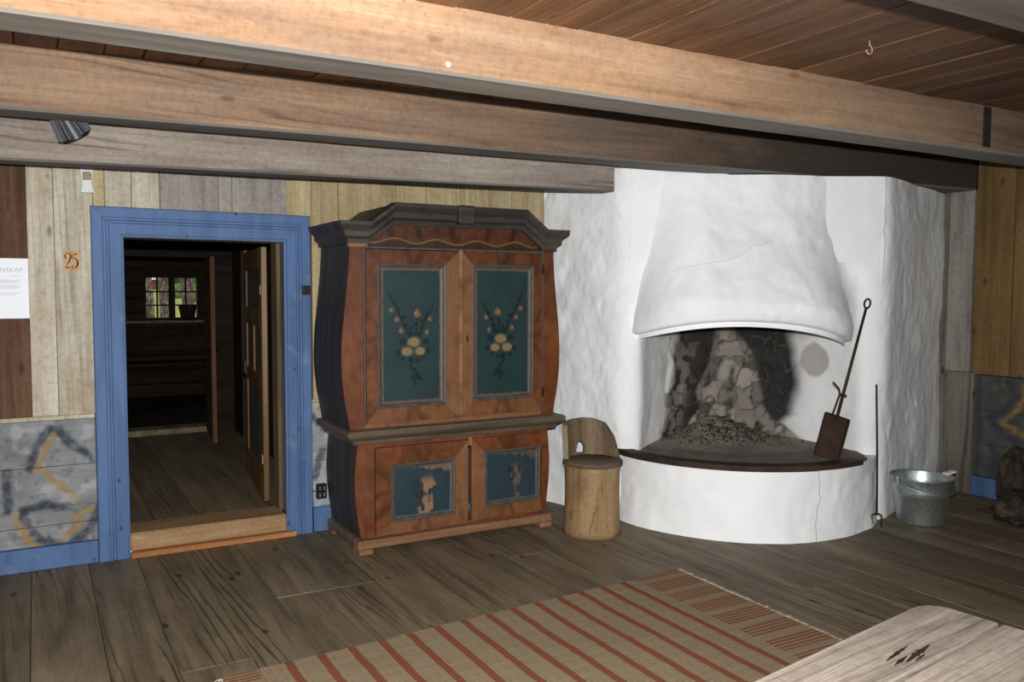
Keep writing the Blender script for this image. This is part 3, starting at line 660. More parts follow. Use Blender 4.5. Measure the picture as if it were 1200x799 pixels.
def bits(name, mat, count, seed, r0, r1, spread):
    rg = np.random.default_rng(seed); V = []; f = []
    for i in range(count):
        u = .80+rg.normal()*spread*.85; o = -.42+rg.normal()*.14
        if abs(u-.9) > .62 or o < -.66 or o > .02: continue
        j, i_ = int((o+.70)/.82*(g-1)), int((u-.18)/1.44*(g-1)); z_ = .468+hgt[j, i_]; p = uo(u, o); r = rg.uniform(r0, r1)
        B = rg.normal(size=(6, 3))*.25+np.array([(1, 0, 0), (-1, 0, 0), (0, 1, 0), (0, -1, 0), (0, 0, .7), (0, 0, -.7)]); k = len(V)
        V += [(p[0]-FB[0]+b[0]*r, p[1]-FB[1]+b[1]*r, z_+.3*r+b[2]*r) for b in B]
        f += [(k+a, k+b, k+c) for a, b, c in ((0, 2, 4), (2, 1, 4), (1, 3, 4), (3, 0, 4), (2, 0, 5), (1, 2, 5), (3, 1, 5), (0, 3, 5))]
    o = put(name, V, f, mat, fire); o['kind'] = 'stuff'
bits('charcoal_bits', flat('charcoal', '191512', .8), 800, 3, .003, .010, .22)
bits('ash_bits', flat('pale_ash', '8d8072', .9), 120, 5, .003, .008, .24)
bits('leaf_bits', flat('dry_leaf', '8d5c30', .8), 16, 8, .006, .014, .26)
# cracks in the limewash
M_crack = flat('crack_clay', '8f8a85', .9)
def hearth_crack(pts, wd):
    V = []
    for a, z_ in pts:
        for s__ in (-1, 1):
            a2 = a+s__*wd/HR; q = np.array([HC[0]+HR*math.cos(a2), HC[1]+HR*math.sin(a2), z_])
            k = np.argmin(((HB-q)**2).sum(1)); rad = math.hypot(HB[k, 0]-HC[0], HB[k, 1]-HC[1])+.0035
            V.append((HC[0]+rad*math.cos(a2)-FB[0], HC[1]+rad*math.sin(a2)-FB[1], z_))
    put('crack', V, [(2*i, 2*i+1, 2*i+3, 2*i+2) for i in range(len(pts)-1)], M_crack, fire)
a0 = math.radians(258)
hearth_crack([(a0+.0, .446), (a0+.006, .41), (a0+.022, .36), (a0+.018, .31), (a0+.030, .26), (a0+.008, .21), (a0+.004, .16), (a0-.014, .10), (a0-.012, .04), (a0-.016, .0)], .0018)
def hood_crack(pts, wd):
    V = []
    for u, z_ in pts:
        U2 = (HV[:, :2]-FO)@CH; k = np.argmin((U2-u)**2+(HV[:, 2]-z_)**2+np.where((HV[:, :2]-FO)@NN < 0, 9, 0)); o = (HV[k, :2]-FO)@NN+.006
        for s__ in (-1, 1): p = uo(u, o); V.append((p[0]-FB[0], p[1]-FB[1], z_+s__*wd))
    put('crack', V, [(2*i, 2*i+1, 2*i+3, 2*i+2) for i in range(len(pts)-1)], flat('hair_crack', 'b9b7b3', .9), fire)
hood_crack([(.33, 1.696), (.45, 1.722), (.53, 1.735), (.64, 1.752), (.72, 1.778), (.775, 1.82), (.82, 1.848), (.89, 1.86), (.955, 1.888)], .0013)

# ------------------------------------------------------------------ painted cupboard
CX, CY = 2.265, 4.96
cab = tag(empty('painted_cupboard', (CX, CY, 0)), 'two-part painted wooden cupboard, flowered blue-green panels in red-brown frames, dark cornice', 'cupboard')
FR, BK = -.28, .285
def hw_u(z): return float(np.interp(z, [.70, .80, .92, 1.05, 1.15, 1.30, 1.48, 1.65, 1.82], [.690, .705, .728, .742, .745, .738, .718, .700, .690]))
def hw_l(z): return float(np.interp(z, [.08, .2, .32, .44, .56, .67], [.632, .652, .666, .670, .662, .650]))
M_side = wood('cupboard_dark_side', '26221f', '3a3532', '4b4643', 'Z', 16, .03, .35, .15, .2, .6, .3, .35)
M_cdark = wood('cupboard_cornice', '282320', '3d3631', '544c45', 'X', 22, .03, .35, .15, .1, .55, .3, .4)
M_cwaist = wood('cupboard_waist', '4a3d31', '655545', '7b6a57', 'X', 22, .03, .3, .15, .1, .55, .3, .4)
M_plinth = wood('cupboard_plinth', '6d4c34', '8b6447', '9f7a5a', 'X', 22, .03, .25, .15, .2, .7, .3, .25)
def mould_grey(): return flat('grey_moulding_paint', '57524b', .5, 0, .4, .45, 26)
M_mould = mould_grey()
ORA, RED, DKR, TAN = np.array(lin('875027')), np.array(lin('6b341a')), np.array(lin('2a150e')), np.array(lin('966a47'))
def framecol(seed, wedge=None, tan=0.):
    def f(X, Z, s, t):
        P = np.stack([X*7, Z*7, 0*X+seed], -1); n = fbm(P, 4); n2 = fbm(P*4+2, 4)
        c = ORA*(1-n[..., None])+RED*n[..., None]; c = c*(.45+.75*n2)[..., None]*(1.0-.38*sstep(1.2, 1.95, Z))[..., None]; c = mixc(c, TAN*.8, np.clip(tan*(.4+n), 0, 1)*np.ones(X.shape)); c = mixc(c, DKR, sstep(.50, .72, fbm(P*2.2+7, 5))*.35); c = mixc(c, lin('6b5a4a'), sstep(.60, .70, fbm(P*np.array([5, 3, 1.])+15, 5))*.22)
        if wedge is not None:
            for (ax_, az_), (bx_, bz_) in wedge:
                d_ = segdist(X, Z, [(ax_, az_), (bx_, bz_)]); c = mixc(c, DKR, (1-sstep(.004, .030, d_+(n2-.5)*.02))*.45)
        return c
    return f
def curve_stile(name, hwf, sgn, z0, z1, xin, seed):
    n = 26; V = []; C_ = []; zs = np.linspace(z0, z1, n)
    xs = [[sgn*(xin+(hwf(z)-xin)*k) for k in np.linspace(0, 1, 7)] for z in zs]
    Xg = np.array(xs); Zg = np.repeat(zs[:, None], 7, 1); col = framecol(seed)(Xg, Zg, Xg*0, Xg*0)
    for j in range(n):
        for i in range(7): V.append((Xg[j, i], FR, Zg[j, i]))
    f = gridfaces(7, n); k = len(V)
    for j in range(n): V.append((Xg[j, 6], FR+.03, Zg[j, 6])); V.append((Xg[j, 0], FR+.03, Zg[j, 0]))
    for j in range(n-1): f.append((j*7+6, (j+1)*7+6, k+2*(j+1), k+2*j)); f.append((j*7, k+2*j+1, k+2*(j+1)+1, (j+1)*7))
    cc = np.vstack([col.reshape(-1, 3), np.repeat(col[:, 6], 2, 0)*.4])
    put(name, V, f, M_framep, cab, cols=cc, recalc=True)
def curve_side(name, hwf, sgn, z0, z1):
    n = 26; V = []
    for z in np.linspace(z0, z1, n):
        h = hwf(z)
        for (dx, y_) in ((-.002, FR+.001), (-.002, BK), (-.03, BK), (-.03, FR+.03)): V.append((sgn*(h+dx), y_, z))
    put(name, V, gridfaces(4, n, wrap=True)+[(0, 1, 2, 3), tuple((n-1)*4+i for i in (3, 2, 1, 0))], M_side, cab, recalc=True)
for sg in (-1, 1):
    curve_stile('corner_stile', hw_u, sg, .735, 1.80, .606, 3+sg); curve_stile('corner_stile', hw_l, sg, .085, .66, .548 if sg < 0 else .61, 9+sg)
    curve_side('side_panel', hw_u, sg, .735, 1.93); curve_side('side_panel', hw_l, sg, .06, .67)
    box('corner_bead', sg*.606-.006, sg*.606+.006, FR-.012, FR+.01, .765, 1.795, M_mould, cab, .003)
box('back_panel', -.64, .64, BK-.02, BK, .06, 1.95, M_side, cab)
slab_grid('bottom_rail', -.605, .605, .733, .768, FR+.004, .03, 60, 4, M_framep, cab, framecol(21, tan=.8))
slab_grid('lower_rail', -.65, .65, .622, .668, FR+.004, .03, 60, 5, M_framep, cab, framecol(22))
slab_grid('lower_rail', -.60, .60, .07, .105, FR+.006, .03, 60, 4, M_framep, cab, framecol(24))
def door_(kind, x0, x1, z0, z1, px0, px1, pz0, pz1, seed, colf, knob=None, tan=.0):
    d = empty('door', (0, 0, 0), 0, cab); y0 = FR-.014; m_ = .030
    ix0, ix1, iz0, iz1 = px0-m_, px1+m_, pz0-m_, pz1+m_; xm, zm_ = (x0+x1)/2, (z0+z1)/2
    vt = [((xm-.05, z1), (xm-.015, iz1)), ((xm+.05, z1), (xm+.015, iz1))]; vb = [((xm-.05, z0), (xm-.02, iz0)), ((xm+.05, z0), (xm+.02, iz0))]
    vl = [((x0, zm_+o), (ix0, zm_+o*.45)) for o in (-.16, -.02, .14)]; vr_ = [((x1, zm_+o), (ix1, zm_+o*.45)) for o in (-.16, -.02, .14)]
    k = dict(x0=0, x1=0, z0=0, z1=0)
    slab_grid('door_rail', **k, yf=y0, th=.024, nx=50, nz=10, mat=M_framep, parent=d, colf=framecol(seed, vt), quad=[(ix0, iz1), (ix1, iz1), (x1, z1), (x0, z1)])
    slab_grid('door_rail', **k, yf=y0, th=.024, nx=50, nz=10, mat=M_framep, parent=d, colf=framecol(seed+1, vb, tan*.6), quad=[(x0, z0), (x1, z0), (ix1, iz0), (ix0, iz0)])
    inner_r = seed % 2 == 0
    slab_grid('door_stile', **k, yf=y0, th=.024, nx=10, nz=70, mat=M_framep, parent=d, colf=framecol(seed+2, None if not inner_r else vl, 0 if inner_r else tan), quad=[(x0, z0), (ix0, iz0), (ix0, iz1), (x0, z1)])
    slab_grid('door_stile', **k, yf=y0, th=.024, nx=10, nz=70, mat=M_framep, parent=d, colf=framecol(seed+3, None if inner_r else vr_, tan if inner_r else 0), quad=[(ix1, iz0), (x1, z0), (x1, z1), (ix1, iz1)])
    # stepped moulding
    pr = [(0, y0-.004), (.006, y0-.009), (.014, y0-.006), (.020, y0+.006), (m_, y0+.010), (m_, y0+.02), (0, y0+.02)]; V = []
    for cx0, cz0, sx, sz in ((ix0, iz0, 1, 1), (ix1, iz0, -1, 1), (ix1, iz1, -1, -1), (ix0, iz1, 1, -1)):
        for o, y_ in pr: V.append((cx0+sx*o, y_, cz0+sz*o))
    n = len(pr); fc = gridfaces(n, 4, wrap=True)+[(3*n+a, 3*n+(a+1) % n, (a+1) % n, a) for a in range(n)]
    put('moulding', V, fc, M_mould, d, recalc=True)
    slab_grid('panel', px0, px1, pz0, pz1, y0+.010, .012, 90 if kind else 80, 180 if kind else 70, M_panelp, d, colf)
    return d
def upper_panel(x0, x1, z0, z1, mir, seed):
    ST = [[(250, 470), (200, 360), (160, 260), (138, 215)], [(265, 440), (270, 340)], [(285, 430), (310, 350), (350, 270)], [(250, 560), (240, 600), (272, 640), (255, 690)]]
    BE = [(150, 300, 15), (175, 352, 15), (195, 410, 16), (318, 420, 15), (333, 350, 14), (272, 320, 23)]
    RO = [(255, 473, 32), (222, 522, 29), (285, 522, 26)]
    LE = [(205, 340, 14), (185, 300, 11), (215, 380, 14), (160, 260, 9), (300, 365, 13), (320, 330, 12), (340, 290, 9), (265, 380, 14), (245, 400, 12), (290, 395, 12), (185, 525, 20), (320, 520, 18), (205, 470, 22), (310, 470, 20), (240, 565, 18), (270, 570, 18), (205, 560, 14), (300, 560, 14), (240, 430, 18), (280, 430, 16), (258, 620, 12), (270, 655, 20), (250, 665, 16), (285, 670, 14), (262, 695, 10), (235, 600, 8)]
    def f(X, Z, s, t):
        sx = 1-s if mir else s; zx = 105+sx*280; zy = 85+(1-t)*705
        P = np.stack([X*10, Z*10, 0*X+seed], -1); n = fbm(P, 4); n2 = fbm(P*6, 3)
        c = np.ones(X.shape+(3,))*np.array(lin('223737'))*(.75+.4*n)[..., None]
        dk = np.array(lin('0f1d20')); wob = (n2-.5)*14
        for q in ST: c = mixc(c, dk, (1-sstep(3, 7, segdist(zx, zy, q)+wob*.2))*.9)
        for a, b, r in LE: c = mixc(c, dk, (1-sstep(r*.6, r*1.1, np.hypot(zx-a, (zy-b)*1.1)+wob))*.9)
        for a, b, r in BE:
            d_ = np.hypot((zx-a)*(1+.5*(zy < b)), (zy-b)*.8)+wob*.6; c = mixc(c, lin('70503c'), 1-sstep(r*.6, r*.95, d_)); c = mixc(c, lin('97785a'), (1-sstep(r*.1, r*.4, np.hypot(zx-a+r*.3, zy-b)+wob*.3))*.8)
        for a, b, r in RO:
            d_ = np.hypot(zx-a, (zy-b)*1.15)+wob*.5; c = mixc(c, lin('6d6443'), 1-sstep(r*.85, r*1.1, d_)); c = mixc(c, lin('877257'), 1-sstep(r*.45, r*.75, d_)); c = mixc(c, lin('8a4b38'), (1-sstep(r*.1, r*.4, d_))*.8)
        e_ = np.minimum(np.minimum(s, 1-s)*(x1-x0), np.minimum(t, 1-t)*(z1-z0)); c = mixc(c, lin('7d5a3c'), (1-sstep(.004, .012, e_+(n2-.5)*.012))*.7)
        return mixc(c, lin('5d5b4c'), sstep(.74, .80, n2)*.3)
    return f
def lower_panel(x0, x1, z0, z1, seed, wear):
    def f(X, Z, s, t):
        P = np.stack([X*10, Z*10, 0*X+seed], -1); n = fbm(P, 4); n2 = fbm(P*np.array([5, 2.2, 1]), 4)
        c = np.ones(X.shape+(3,))*np.array(lin('293b43'))*(.7+.45*n)[..., None]
        cen = np.hypot((s-.52)*1.3, (t-.5))
        c = mixc(c, lin('10191c'), (1-sstep(.12, .30, cen+(n2-.5)*.5))*sstep(.5, .6, fbm(P*5+3, 3))*.9)
        c = mixc(c, lin('8a6c50'), (1-sstep(.03, .10, np.abs(s-.57)+(n2-.5)*.45))*sstep(.85, .6, t)*wear)
        edge = np.maximum(t-.86+.25*(s-.5), .05-np.minimum(s, np.minimum(1-s, t)))
        return mixc(c, lin('7d6046'), sstep(.03, .06, edge*.6+(n2-.5)*.14-.02)*wear*.8)
    return f
dA = door_(1, -.598, .004, .768, 1.79, -.50, -.12, .885, 1.680, 40, upper_panel(-.50, -.12, .885, 1.68, False, 2), tan=.75)
dB = door_(1, .018, .600, .772, 1.795, .12, .503, .892, 1.685, 51, upper_panel(.12, .503, .892, 1.685, True, 6), tan=.75)
dC = door_(0, -.545, .062, .095, .620, -.42, -.058, .195, .485, 60, lower_panel(-.42, -.058, .195, .485, 3, 1.), tan=.9)
dD = door_(0, .088, .606, .105, .624, .207, .560, .215, .510, 71, lower_panel(.207, .56, .215, .51, 8, .45), tan=.8)
box('astragal', -.002, .022, FR-.026, FR+.01, .770, 1.80, M_plinth, cab, .004)
box('keyhole_plate', .052, .062, FR-.017, FR-.012, 1.235, 1.275, M_iron, dB, .001); box('latch', .066, .090, FR-.022, FR, .585, .64, M_plinth, cab, .003)
for z_ in (.86, 1.66): box('hinge', .598, .612, FR-.022, FR, z_, z_+.06, M_iron, dB, .002)
# frieze with a wavy line
def friezecol(X, Z, s, t):
    c = framecol(33)(X, Z, s, t)*.8
    for xc in (-.42, -.24, -.02, .20, .38): c = mixc(c, DKR, (1-sstep(.008, .03, np.abs(X-xc-(Z-1.85)*(-.3 if xc < 0 else .3))))*sstep(1.84, 1.88, Z)*.8)
    wz = 1.845+.014*np.sin((np.abs(X)-.02)*2*math.pi/.27-1.2); c = mixc(c, DKR, sstep(.012, -.004, Z-wz)*.55)
    return mixc(c, lin('6d5a3a'), 1-sstep(.003, .007, np.abs(Z-wz)))
slab_grid('frieze', -.60, .60, 1.80, 1.99, FR+.012, .03, 150, 40, M_framep, cab, friezecol, quad=[(-.61, 1.80), (.61, 1.80), (.44, 1.985), (-.42, 1.985)])
box('frieze_block', -.70, -.585, FR-.012, FR+.03, 1.800, 1.85, M_plinth, cab, .004); box('frieze_block', .60, .69, FR-.012, FR+.03, 1.800, 1.85, M_cdark, cab, .004)
box('frieze_bead', -.61, .61, FR-.02, FR+.01, 1.794, 1.806, M_mould, cab, .003)
cp = [(0, -.125), (.016, -.125), (.020, -.10), (.040, -.085), (.044, -.055), (.066, -.035), (.078, -.022), (.080, 0), (-.02, .004), (-.03, -.125)]
pth = [(-.69, BK, 1.945, -1, 0), (-.69, FR, 1.945, -1, -1), (-.585, FR, 1.945, 0, -1), (-.43, FR, 2.062, 0, -1), (.45, FR, 2.062, 0, -1), (.605, FR, 1.945, 0, -1), (.69, FR, 1.945, 1, -1), (.69, BK, 1.945, 1, 0)]
V = [(x_+o*ox, y_+o*oy, z_+dz) for x_, y_, z_, ox, oy in pth for o, dz in cp]; n = len(cp)
put('cornice', V, gridfaces(n, len(pth), wrap=True)+[list(range(n)), [(len(pth)-1)*n+i for i in range(n)][::-1]], M_cdark, cab, recalc=True)
tp = [(-.70, 1.935), (-.585, 1.94), (-.43, 2.055), (.45, 2.055), (.605, 1.94), (.70, 1.935), (.70, 1.92), (.6, 1.925), (.44, 2.03), (-.42, 2.03), (-.58, 1.925), (-.70, 1.92)]
V = [(a, FR+.01, b) for a, b in tp]+[(a, BK, b) for a, b in tp]; n = len(tp)
put('top_panel', V, [(i, (i+1) % n, n+(i+1) % n, n+i) for i in range(n)]+[(0, 1, 10, 11), (1, 2, 9, 10), (2, 3, 8, 9), (3, 4, 7, 8), (4, 5, 6, 7)]+[tuple(n+i for i in q)[::-1] for q in ((0, 1, 10, 11), (1, 2, 9, 10), (2, 3, 8, 9), (3, 4, 7, 8), (4, 5, 6, 7))], M_cdark, cab, recalc=True)
box('keystone', -.035, .075, FR-.098, FR-.02, 1.955, 2.066, M_cdark, cab, .012)
wp = [(0, .650), (.016, .650), (.022, .672), (.050, .690), (.064, .704), (.066, .724), (.060, .735), (-.02, .742), (-.03, .650)]
pth = [(-.665, BK, -1, 0), (-.665, FR, -1, -1), (.69, FR, 1, -1), (.69, BK, 1, 0)]
V = [(x_+o*ox, y_+o*oy, dz) for x_, y_, ox, oy in pth for o, dz in wp]; n = len(wp)
put('waist_moulding', V, gridfaces(n, 4, wrap=True)+[list(range(n)), [3*n+i for i in range(n)][::-1]], M_cwaist, cab, recalc=True)
box('waist_board', -.66, .68, FR+.01, BK, .66, .735, M_cwaist, cab)
box('plinth', -.665, .67, FR-.04, FR+.03, .030, .082, M_plinth, cab, .008); box('plinth', -.665, -.60, FR+.03, BK, .030, .082, M_cwaist, cab, .006); box('plinth', .60, .665, FR+.03, BK, .030, .082, M_cwaist, cab, .006)
for fx in (-.66, .58):
    box('foot', fx, fx+.085, FR-.045, FR+.05, 0, .031, M_plinth, cab, .003); box('foot', fx, fx+.085, BK-.1, BK, 0, .031, M_plinth, cab, .003)

# ------------------------------------------------------------------ log chair
st = tag(empty('log_chair', (3.085, 4.395, 0), math.radians(0)), 'low chair hewn from one log with rounded back and flat lid seat', 'chair')
M_log = wood('log_chair_wood', '6a5138', '917350', 'ae9069', 'Z', 16, .02, .65, .35, .55, .7, .5, .25, pcol='6b4a2c')
M_logback = wood('log_back_wood', '5c4a38', '7b674f', '907d63', 'Z', 16, .02, .35, .35, .4, .7, .5, .25)
M_lid = wood('log_lid_wood', '4c4032', '6a5b48', '7c6d59', 'X', 16, .02, .35, .4, .3, .7, .4, .25)
n = 60; V = []; LR = .178; toward = math.atan2(-4.455, -3.115)
for z_ in np.linspace(0, .445, 16):
    for a in np.linspace(0, 2*math.pi, n, endpoint=False):
        r = LR*(1.03-.05*math.sin(z_/.445*math.pi*.8)+.012*math.sin(3*a+1)); r *= 1+.05*(float(fbm(np.array([[math.cos(a)*2, math.sin(a)*2, z_*4]]), 3)[0])-.5); V.append((r*math.cos(a), r*math.sin(a), z_))
put('log_body', V, gridfaces(n, 16, wrap=True)+[list(range(n))[::-1], [15*n+i for i in range(n)]], M_log, st, smooth=True)
lathe('lid', [(.001, .448), (.187, .448), (.193, .455), (.193, .470), (.186, .477), (.001, .480)], M_lid, st, 48)
# back shell; angle 0 = away from the viewer side, with the hand hole
away = toward+math.pi; th = np.linspace(math.radians(-72), math.radians(98), 69); zs = 26
def htop(deg): return float(np.interp(deg, [-72, -60, -46, -25, 0, 20, 45, 72, 86, 98], [.445, .50, .60, .685, .712, .716, .712, .705, .70, .69]))
V = []; keep = set(); hole = (math.radians(30), .515)
for ro, side_ in ((.185, 1), (.152, 0)):
    for j in range(zs):
        for a in th:
            h = htop(math.degrees(a)); z_ = .43+(h-.43)*j/(zs-1); r = ro+.012*(j/(zs-1)); V.append((r*math.cos(away+a), r*math.sin(away+a), z_))
n = len(th); N = n*zs; f = []
def inhole(i, j):
    a = th[i]; z_ = .43+(htop(math.degrees(a))-.43)*(j+.5)/(zs-1); da, dz = (a-hole[0])/.20, (z_-hole[1])/.052
    return (da*da+dz*dz < 1) and z_ > .492
for j in range(zs-1):
    for i in range(n-1):
        q = (j*n+i, j*n+i+1, (j+1)*n+i+1, (j+1)*n+i)
        if inhole(i, j):
            for (di, dj, e1, e2) in ((-1, 0, q[0], q[3]), (1, 0, q[1], q[2]), (0, -1, q[0], q[1]), (0, 1, q[3], q[2])):
                if not inhole(min(max(i+di, 0), n-2), min(max(j+dj, 0), zs-2)): f.append((e1, e2, e2+N, e1+N))
            continue
        f.append(q); f.append(tuple(x_+N for x_ in q[::-1]))
for i in range(n-1): f.append(((zs-1)*n+i, (zs-1)*n+i+1, N+(zs-1)*n+i+1, N+(zs-1)*n+i)); f.append((i, i+1, N+i+1, N+i))
for j in range(zs-1): f.append((j*n, (j+1)*n, N+(j+1)*n, N+j*n)); f.append((j*n+n-1, (j+1)*n+n-1, N+(j+1)*n+n-1, N+j*n+n-1))
put('back', V, f, M_logback, st, recalc=True)
ck = [(toward-.10+.02*math.sin(i*2.), .02+.2*i/8) for i in range(9)]; V = []
for i, (a, z_) in enumerate(ck):
    for s__ in (-1, 1): a2 = a+i*.028+s__*(.010 if 0 < i < 8 else .002); V.append((.192*math.cos(a2), .192*math.sin(a2), z_))
put('split', V, [(2*i, 2*i+1, 2*i+3, 2*i+2) for i in range(8)], M_dark, st)

# ------------------------------------------------------------------ iron tools
bl = Vector((4.385, 3.66, .485)); tpv = Vector((4.80, 3.70, 1.49)); axv = (tpv-bl).normalized()
sh = tag(empty('oven_shovel', bl), 'long iron ash shovel leaning against the fireplace, blade down on the hearth', 'shovel')
perp = axv.cross(Vector((NN[0], NN[1], 0))).normalized(); nrm = perp.cross(axv).normalized()
def blade(name, a0, a1, w0, w1, d0, d1, mat):
    V = []
    for a, w_ in ((a0, w0), (a1, w1)):
        for s1, dd_ in ((-1, d0), (1, d0), (1, d1), (-1, d1)): V.append(axv*a+perp*s1*w_+nrm*dd_)
    return put(name, V, BF, mat, sh, bevel=.002, recalc=True)
blade('blade', 0, .285, .082, .082, .0, .005, M_rust); blade('blade_side', 0, .285, .004, .004, 0, .03, M_rust).location = perp*.079; blade('blade_side', 0, .285, .004, .004, 0, .03, M_rust).location = -perp*.079
blade('blade_end', .28, .287, .080, .080, 0, .03, M_rust)
Lsh = (tpv-bl).length
tube('handle', [axv*.26+nrm*.012, axv*(Lsh-.05)+nrm*.012], [.011, .009], M_rust, sh, 10)
tube('ring', [axv*(Lsh-.018)+nrm*.012+axv*.032*math.cos(a)+perp*.020*math.sin(a) for a in np.linspace(0, 6.283, 17)[:-1]], .0065, M_rust, sh, 8, closed=True)
sgn = -1 if perp.x > 0 else 1
tube('brace', [axv*.27+perp*sgn*.035+nrm*.012, axv*.43+perp*sgn*.022+nrm*.012, axv*.46+perp*sgn*.035+nrm*.012, axv*.49+perp*sgn*.085+nrm*.012], .006, M_rust, sh, 8)
tube('clip', [axv*.43+perp*(.022*math.cos(a))+nrm*(.012+.016*math.sin(a)) for a in np.linspace(0, 6.283, 13)[:-1]], .005, M_rust, sh, 6, closed=True)
fk = tag(empty('fire_fork', (4.80, 3.580, 0)), 'thin iron fire fork with two prongs, upright against the white masonry', 'fork')
tube('shaft', [(0, 0, .085), (.0, .01, .5), (.0, .03, .945)], [.0075, .007, .006], M_rust, fk, 8)
for s__ in (-1, 1):
    tube('prong', [(s__*h*.87, -s__*h*.49, z_) for h, z_ in ((.0, .085), (.018, .088), (.032, .076), (.033, .05), (.030, .03), (.036, .001))], .006, M_rust, fk, 8)

# ------------------------------------------------------------------ steel bucket
bk = tag(empty('steel_bucket', (5.165, 3.515, 0)), 'galvanised steel bucket standing beside the fire fork', 'bucket')
lathe('pail', [(.135, .012), (.137, .0), (.142, .0), (.146, .02), (.178, .20), (.181, .203), (.1805, .208), (.1835, .212), (.1825, .218), (.1855, .222), (.185, .228), (.196, .308), (.202, .312), (.202, .320), (.196, .321), (.191, .312), (.180, .21), (.141, .02), (.02, .018), (.001, .018)], M_galv, bk, 56)
for s__ in (-1, 1):
    e_ = Vector((CH[0]*.3+.93, -.35, 0)).normalized()*s__; put('ear', [e_*.197+Vector((dx*-e_.y, dx*e_.x, z_))+e_*dr for dr in (0, .006) for dx, z_ in ((-.025, .275), (.025, .275), (.018, .325), (-.018, .325))], BF, M_galv, bk, bevel=.002, recalc=True)
e_ = Vector((CH[0]*.3+.93, -.35, 0)).normalized(); pr_ = Vector((-e_.y, e_.x, 0))
tube('bail', [e_*.203*math.cos(a)-pr_*.212*math.sin(a)+Vector((0, 0, .30-.07*math.sin(a))) for a in np.linspace(0, math.pi, 26)], .0035, M_galv, bk, 6)
put('rim_tag', [e_*a+Vector((0, 0, z_))+pr_*b for b in (-.02, .03) for a, z_ in ((.187, .312), (.262, .330), (.262, .340), (.187, .325))], BF, M_whitep, bk, bevel=.003, recalc=True)

# ------------------------------------------------------------------ burl lumps by the right wall
M_burl = wood('dark_burl', '231b15', '3d3128', '57493c', 'Z', 14, .05, .5, .3, .7, .7, .8, .3)
b1 = tag(lump('wood_burl', M_burl, None, (0, 0, .115), (.20, .15, .115), 5, .42, 2.3, 5, loc=(5.72, 3.16, 0)), 'low dark gnarled wood burl lying on the floor by the right wall', 'burl')
b2 = tag(lump('wood_burl', M_burl, None, (0, 0, .22), (.14, .14, .225), 8, .42, 2.1, 5, loc=(6.03, 3.36, 0)), 'taller upright dark gnarled wood burl close to the blue baseboard', 'burl')

# ------------------------------------------------------------------ rag rug
def rugmat():
    t = NT('rag_rug_weave'); tc = t.n('ShaderNodeTexCoord'); sp = t.n('ShaderNodeSeparateXYZ'); t.l(tc.outputs['Object'], sp.inputs[0]); x_, y_ = sp.outputs[0], sp.outputs[1]
    wob = t.math('MULTIPLY', t.math('SUBTRACT', t.noise(t.coords((9, 9, 9), False), 1, 3, .5), .5), .014)
    xw = t.math('ADD', x_, wob)
    beige = t.mix(t.noise(t.coords((3, 40, 1), False), 1, 4, .6), lin('7f6e57'), lin('a28f73'))
    # faint check: rib groups along X and Y
    gx = t.math('FRACT', t.math('MULTIPLY', x_, 1/.045)); gy = t.math('FRACT', t.math('MULTIPLY', y_, 1/.085))
    chk = t.math('MULTIPLY', t.math('LESS_THAN', gx, .5), t.math('LESS_THAN', gy, .55)); beige = t.mix(t.math('MULTIPLY', chk, .22), beige, lin('75685a'))
    rust = t.mix(t.noise(t.coords((60, 60, 1), False), 1, 3, .6), lin('74402b'), lin('8d5940'))
    fr = t.math('FRACT', t.math('MULTIPLY', t.math('ADD', xw, .02+.14*20-.781), 1/.1375))
    inb = t.math('MULTIPLY', t.math('GREATER_THAN', x_, .745), t.math('LESS_THAN', x_, 2.735))
    c = t.mix(t.math('MULTIPLY', t.math('LESS_THAN', fr, .26), inb), beige, rust)
    # end bands: thin red lines in clusters
    ty = t.math('FRACT', t.math('MULTIPLY', y_, 1/.026)); cl = t.math('LESS_THAN', t.math('FRACT', t.math('MULTIPLY', y_, 1/.165)), .72)
    endz = t.math('ADD', t.math('GREATER_THAN', x_, 2.74), t.math('LESS_THAN', x_, .74))
    c = t.mix(t.math('MULTIPLY', t.math('MULTIPLY', t.math('LESS_THAN', ty, .52), cl), endz), c, rust)
    rib = t.math('ABSOLUTE', t.math('SUBTRACT', t.math('FRACT', t.math('MULTIPLY', y_, 1/.0125)), .5)); rib2 = t.math('ABSOLUTE', t.math('SUBTRACT', t.math('FRACT', t.math('MULTIPLY', xw, 1/.02)), .5))
    c = t.mix(1., c, t.ramp(rib, [(.0, 1.), (.34, 1.), (.5, .55)]), 'MULTIPLY')
    t.bump(t.math('ADD', t.math('MULTIPLY', rib, -1.), t.math('MULTIPLY', rib2, .4)), .5, .006)
    return t.out(c, .95, .1)
RX0, RX1, RY0, RY1 = .60, 3.05, 2.12, 3.52
nx, ny = 130, 70; Xg, Yg = np.meshgrid(np.linspace(RX0, RX1, nx), np.linspace(0, 1, ny))
ytop = 3.385+.058*(Xg-.6)-.012*np.sin((Xg-.6)*5)*0; Yr = RY0+(ytop-RY0)*Yg; Zr = .012+.010*fbm(np.stack([Xg*2.5, Yr*2.5, 0*Xg], -1), 3)
V = np.vstack([np.stack([Xg, Yr, Zr], -1).reshape(-1, 3), np.stack([Xg, Yr, 0*Zr+.0005], -1).reshape(-1, 3)]); n = nx*ny
f = gridfaces(nx, ny)+gridfaces(nx, ny, n, flip=True)
for i in range(nx-1): f += [(i+1, i, n+i, n+i+1), ((ny-1)*nx+i, (ny-1)*nx+i+1, n+(ny-1)*nx+i+1, n+(ny-1)*nx+i)]
for j in range(ny-1): f += [(j*nx, (j+1)*nx, n+(j+1)*nx, n+j*nx), (j*nx+nx-1, n+j*nx+nx-1, n+(j+1)*nx+nx-1, (j+1)*nx+nx-1)]
